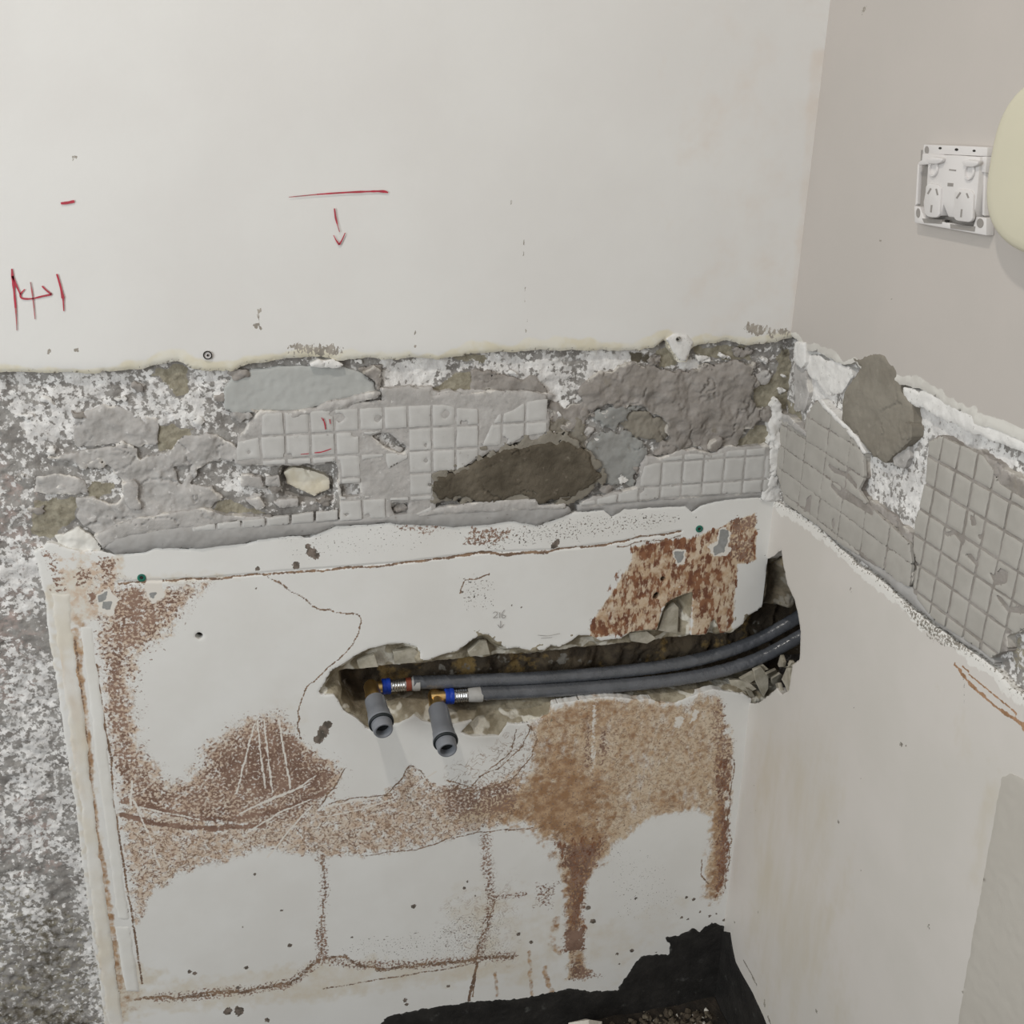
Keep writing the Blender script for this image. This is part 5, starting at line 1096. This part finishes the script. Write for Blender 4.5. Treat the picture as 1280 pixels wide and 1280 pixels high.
sp('frame_bar', [(250, 708), (280, 716), (300, 770), (400, 790), (545, 815), (560, 762), (612, 770), (610, 858), (430, 826), (252, 794)], hw, fr)
sp('outlet_body', [(318, 452), (450, 456), (580, 464), (574, 540), (566, 640), (556, 720), (540, 780), (420, 765), (395, 700), (385, 760), (300, 752), (296, 690), (312, 610), (318, 505)], hw, fr+.0025, bevel=.001)
def rrect(x0, x1, y0, y1, r, sk=0.0, shx=0.0):
    out = []
    for cx, cy, a0 in ((x1-r, y0+r, -90), (x1-r, y1-r, 0), (x0+r, y1-r, 90), (x0+r, y0+r, 180)):
        for a in range(0, 91, 15):
            t = math.radians(a0+a); x = cx+r*math.cos(t); y = cy+r*math.sin(t)
            out.append((x+shx*(y-y0), y+sk*(x-x0)))
    return out
for (x0, x1, y0, y1, sl) in ((308, 384, 594, 762, [((334, 622), (318, 650)), ((360, 624), (368, 656)), ((338, 705), (334, 742))]), (452, 548, 622, 782, [((482, 642), (462, 672)), ((512, 646), (522, 670)), ((488, 726), (484, 766))])):
    fc = sp('outlet_face', rrect(x0, x1, y0, y1, 26, .13, -.05), fr+.001, fr+.0042, bevel=.001)
    for a, b in sl:
        d = np.array(b)-np.array(a); nrm = np.array([-d[1], d[0]])/np.linalg.norm(d)*4.2
        sp('pin_slot', [tuple(np.array(a)+nrm), tuple(np.array(b)+nrm), tuple(np.array(b)-nrm), tuple(np.array(a)-nrm)], fr+.003, fr+.00435, 'socket_dark', fc, bevel=0)
for x, y in ((350, 525), (530, 540)):
    c = RIGHT.uv(s6([(x, y)]), fr+.003)[0]
    k = lathe('rocker_seat', (-(fr+.0022), c[0], c[1]), (-1, 0, 0), [(-.001, .0064), (.0016, .0064), (.0022, .0059), (.0022, .0046), (.0004, .0043), (.0004, 0)], M['socket'], outlet, seg=28)
    hd = sp('switch_hood', [(x-48, y-52), (x-10, y-62), (x+42, y-54), (x+36, y-34), (x+10, y-24), (x-30, y-26)], fr+.002, fr+.0062, bevel=.0012)
for x, y, r in ((380, 421, 6), (462, 428, 7), (550, 434, 6), (410, 785, 6)):
    sp('screw_hole', [(x+r*1.3*math.cos(a), y+r*math.sin(a)) for a in np.linspace(0, 6.28, 11)[:-1]], fr-.002, fr+.0002, 'dark', bevel=0)
for x, y, a, b in ((313, 430, 10, 20), (270, 745, 10, 24), (580, 796, 17, 24)):
    sp('mounting_slot', [(x+a*math.cos(t), y+b*math.sin(t)) for t in np.linspace(0, 6.28, 15)[:-1]], fr-.002, fr+.0003, 'socket_dark', bevel=0)
sp('indicator', [(418, 594), (446, 596), (445, 613), (417, 611)], fr+.002, fr+.0027, 'socket_dark', bevel=0); sp('indicator', [(425, 525), (460, 529), (459, 536), (425, 532)], fr+.002, fr+.0027, 'socket_dark', bevel=0)
sp('frame_gap', [(290, 772), (390, 778), (388, 800), (300, 794)], fr-.003, fr+.0003, 'socket_dark', bevel=0); sp('frame_gap', [(430, 800), (556, 812), (552, 838), (432, 822)], fr-.003, fr+.0003, 'socket_dark', bevel=0)

# ------------------------------------------------------------------ rounded cream cover beside the outlet
def cream_cover():
    cy, cz, a, b, nn, D = -.400, 1.160, .085, .0625, 2.8, .025
    rings = [(1.0, hw), (1.0, .012), (1.0, .0185), (.988, .0215), (.965, .0236), (.93, .0248), (.86, .0256), (.6, .0268), (.3, .0273)]
    N = 72; V = []; Q = []
    for k, h in rings:
        for i in range(N):
            t = 2*math.pi*i/N; c, s = math.cos(t), math.sin(t)
            e = 2/nn
            V.append((-h, cy+a*k*math.copysign(abs(c)**e, c), cz+b*k*math.copysign(abs(s)**e, s)))
    for j in range(len(rings)-1):
        for i in range(N):
            i2 = (i+1) % N
            Q.append((j*N+i, (j+1)*N+i, (j+1)*N+i2, j*N+i2))
    m = len(V); V.append((-.0274, cy, cz))
    T = [((len(rings)-1)*N+i, m, (len(rings)-1)*N+(i+1) % N) for i in range(N)]
    o = link('wall_cover', mesh_from('wall_cover', V, Q, T), M['cream'])
    bm = bmesh.new(); bm.from_mesh(o.data); bmesh.ops.recalc_face_normals(bm, faces=bm.faces); bm.to_mesh(o.data); bm.free()
    tag(o, 'smooth cream rounded cover on the right wall, cut off by the picture edge', 'cover')
cream_cover()
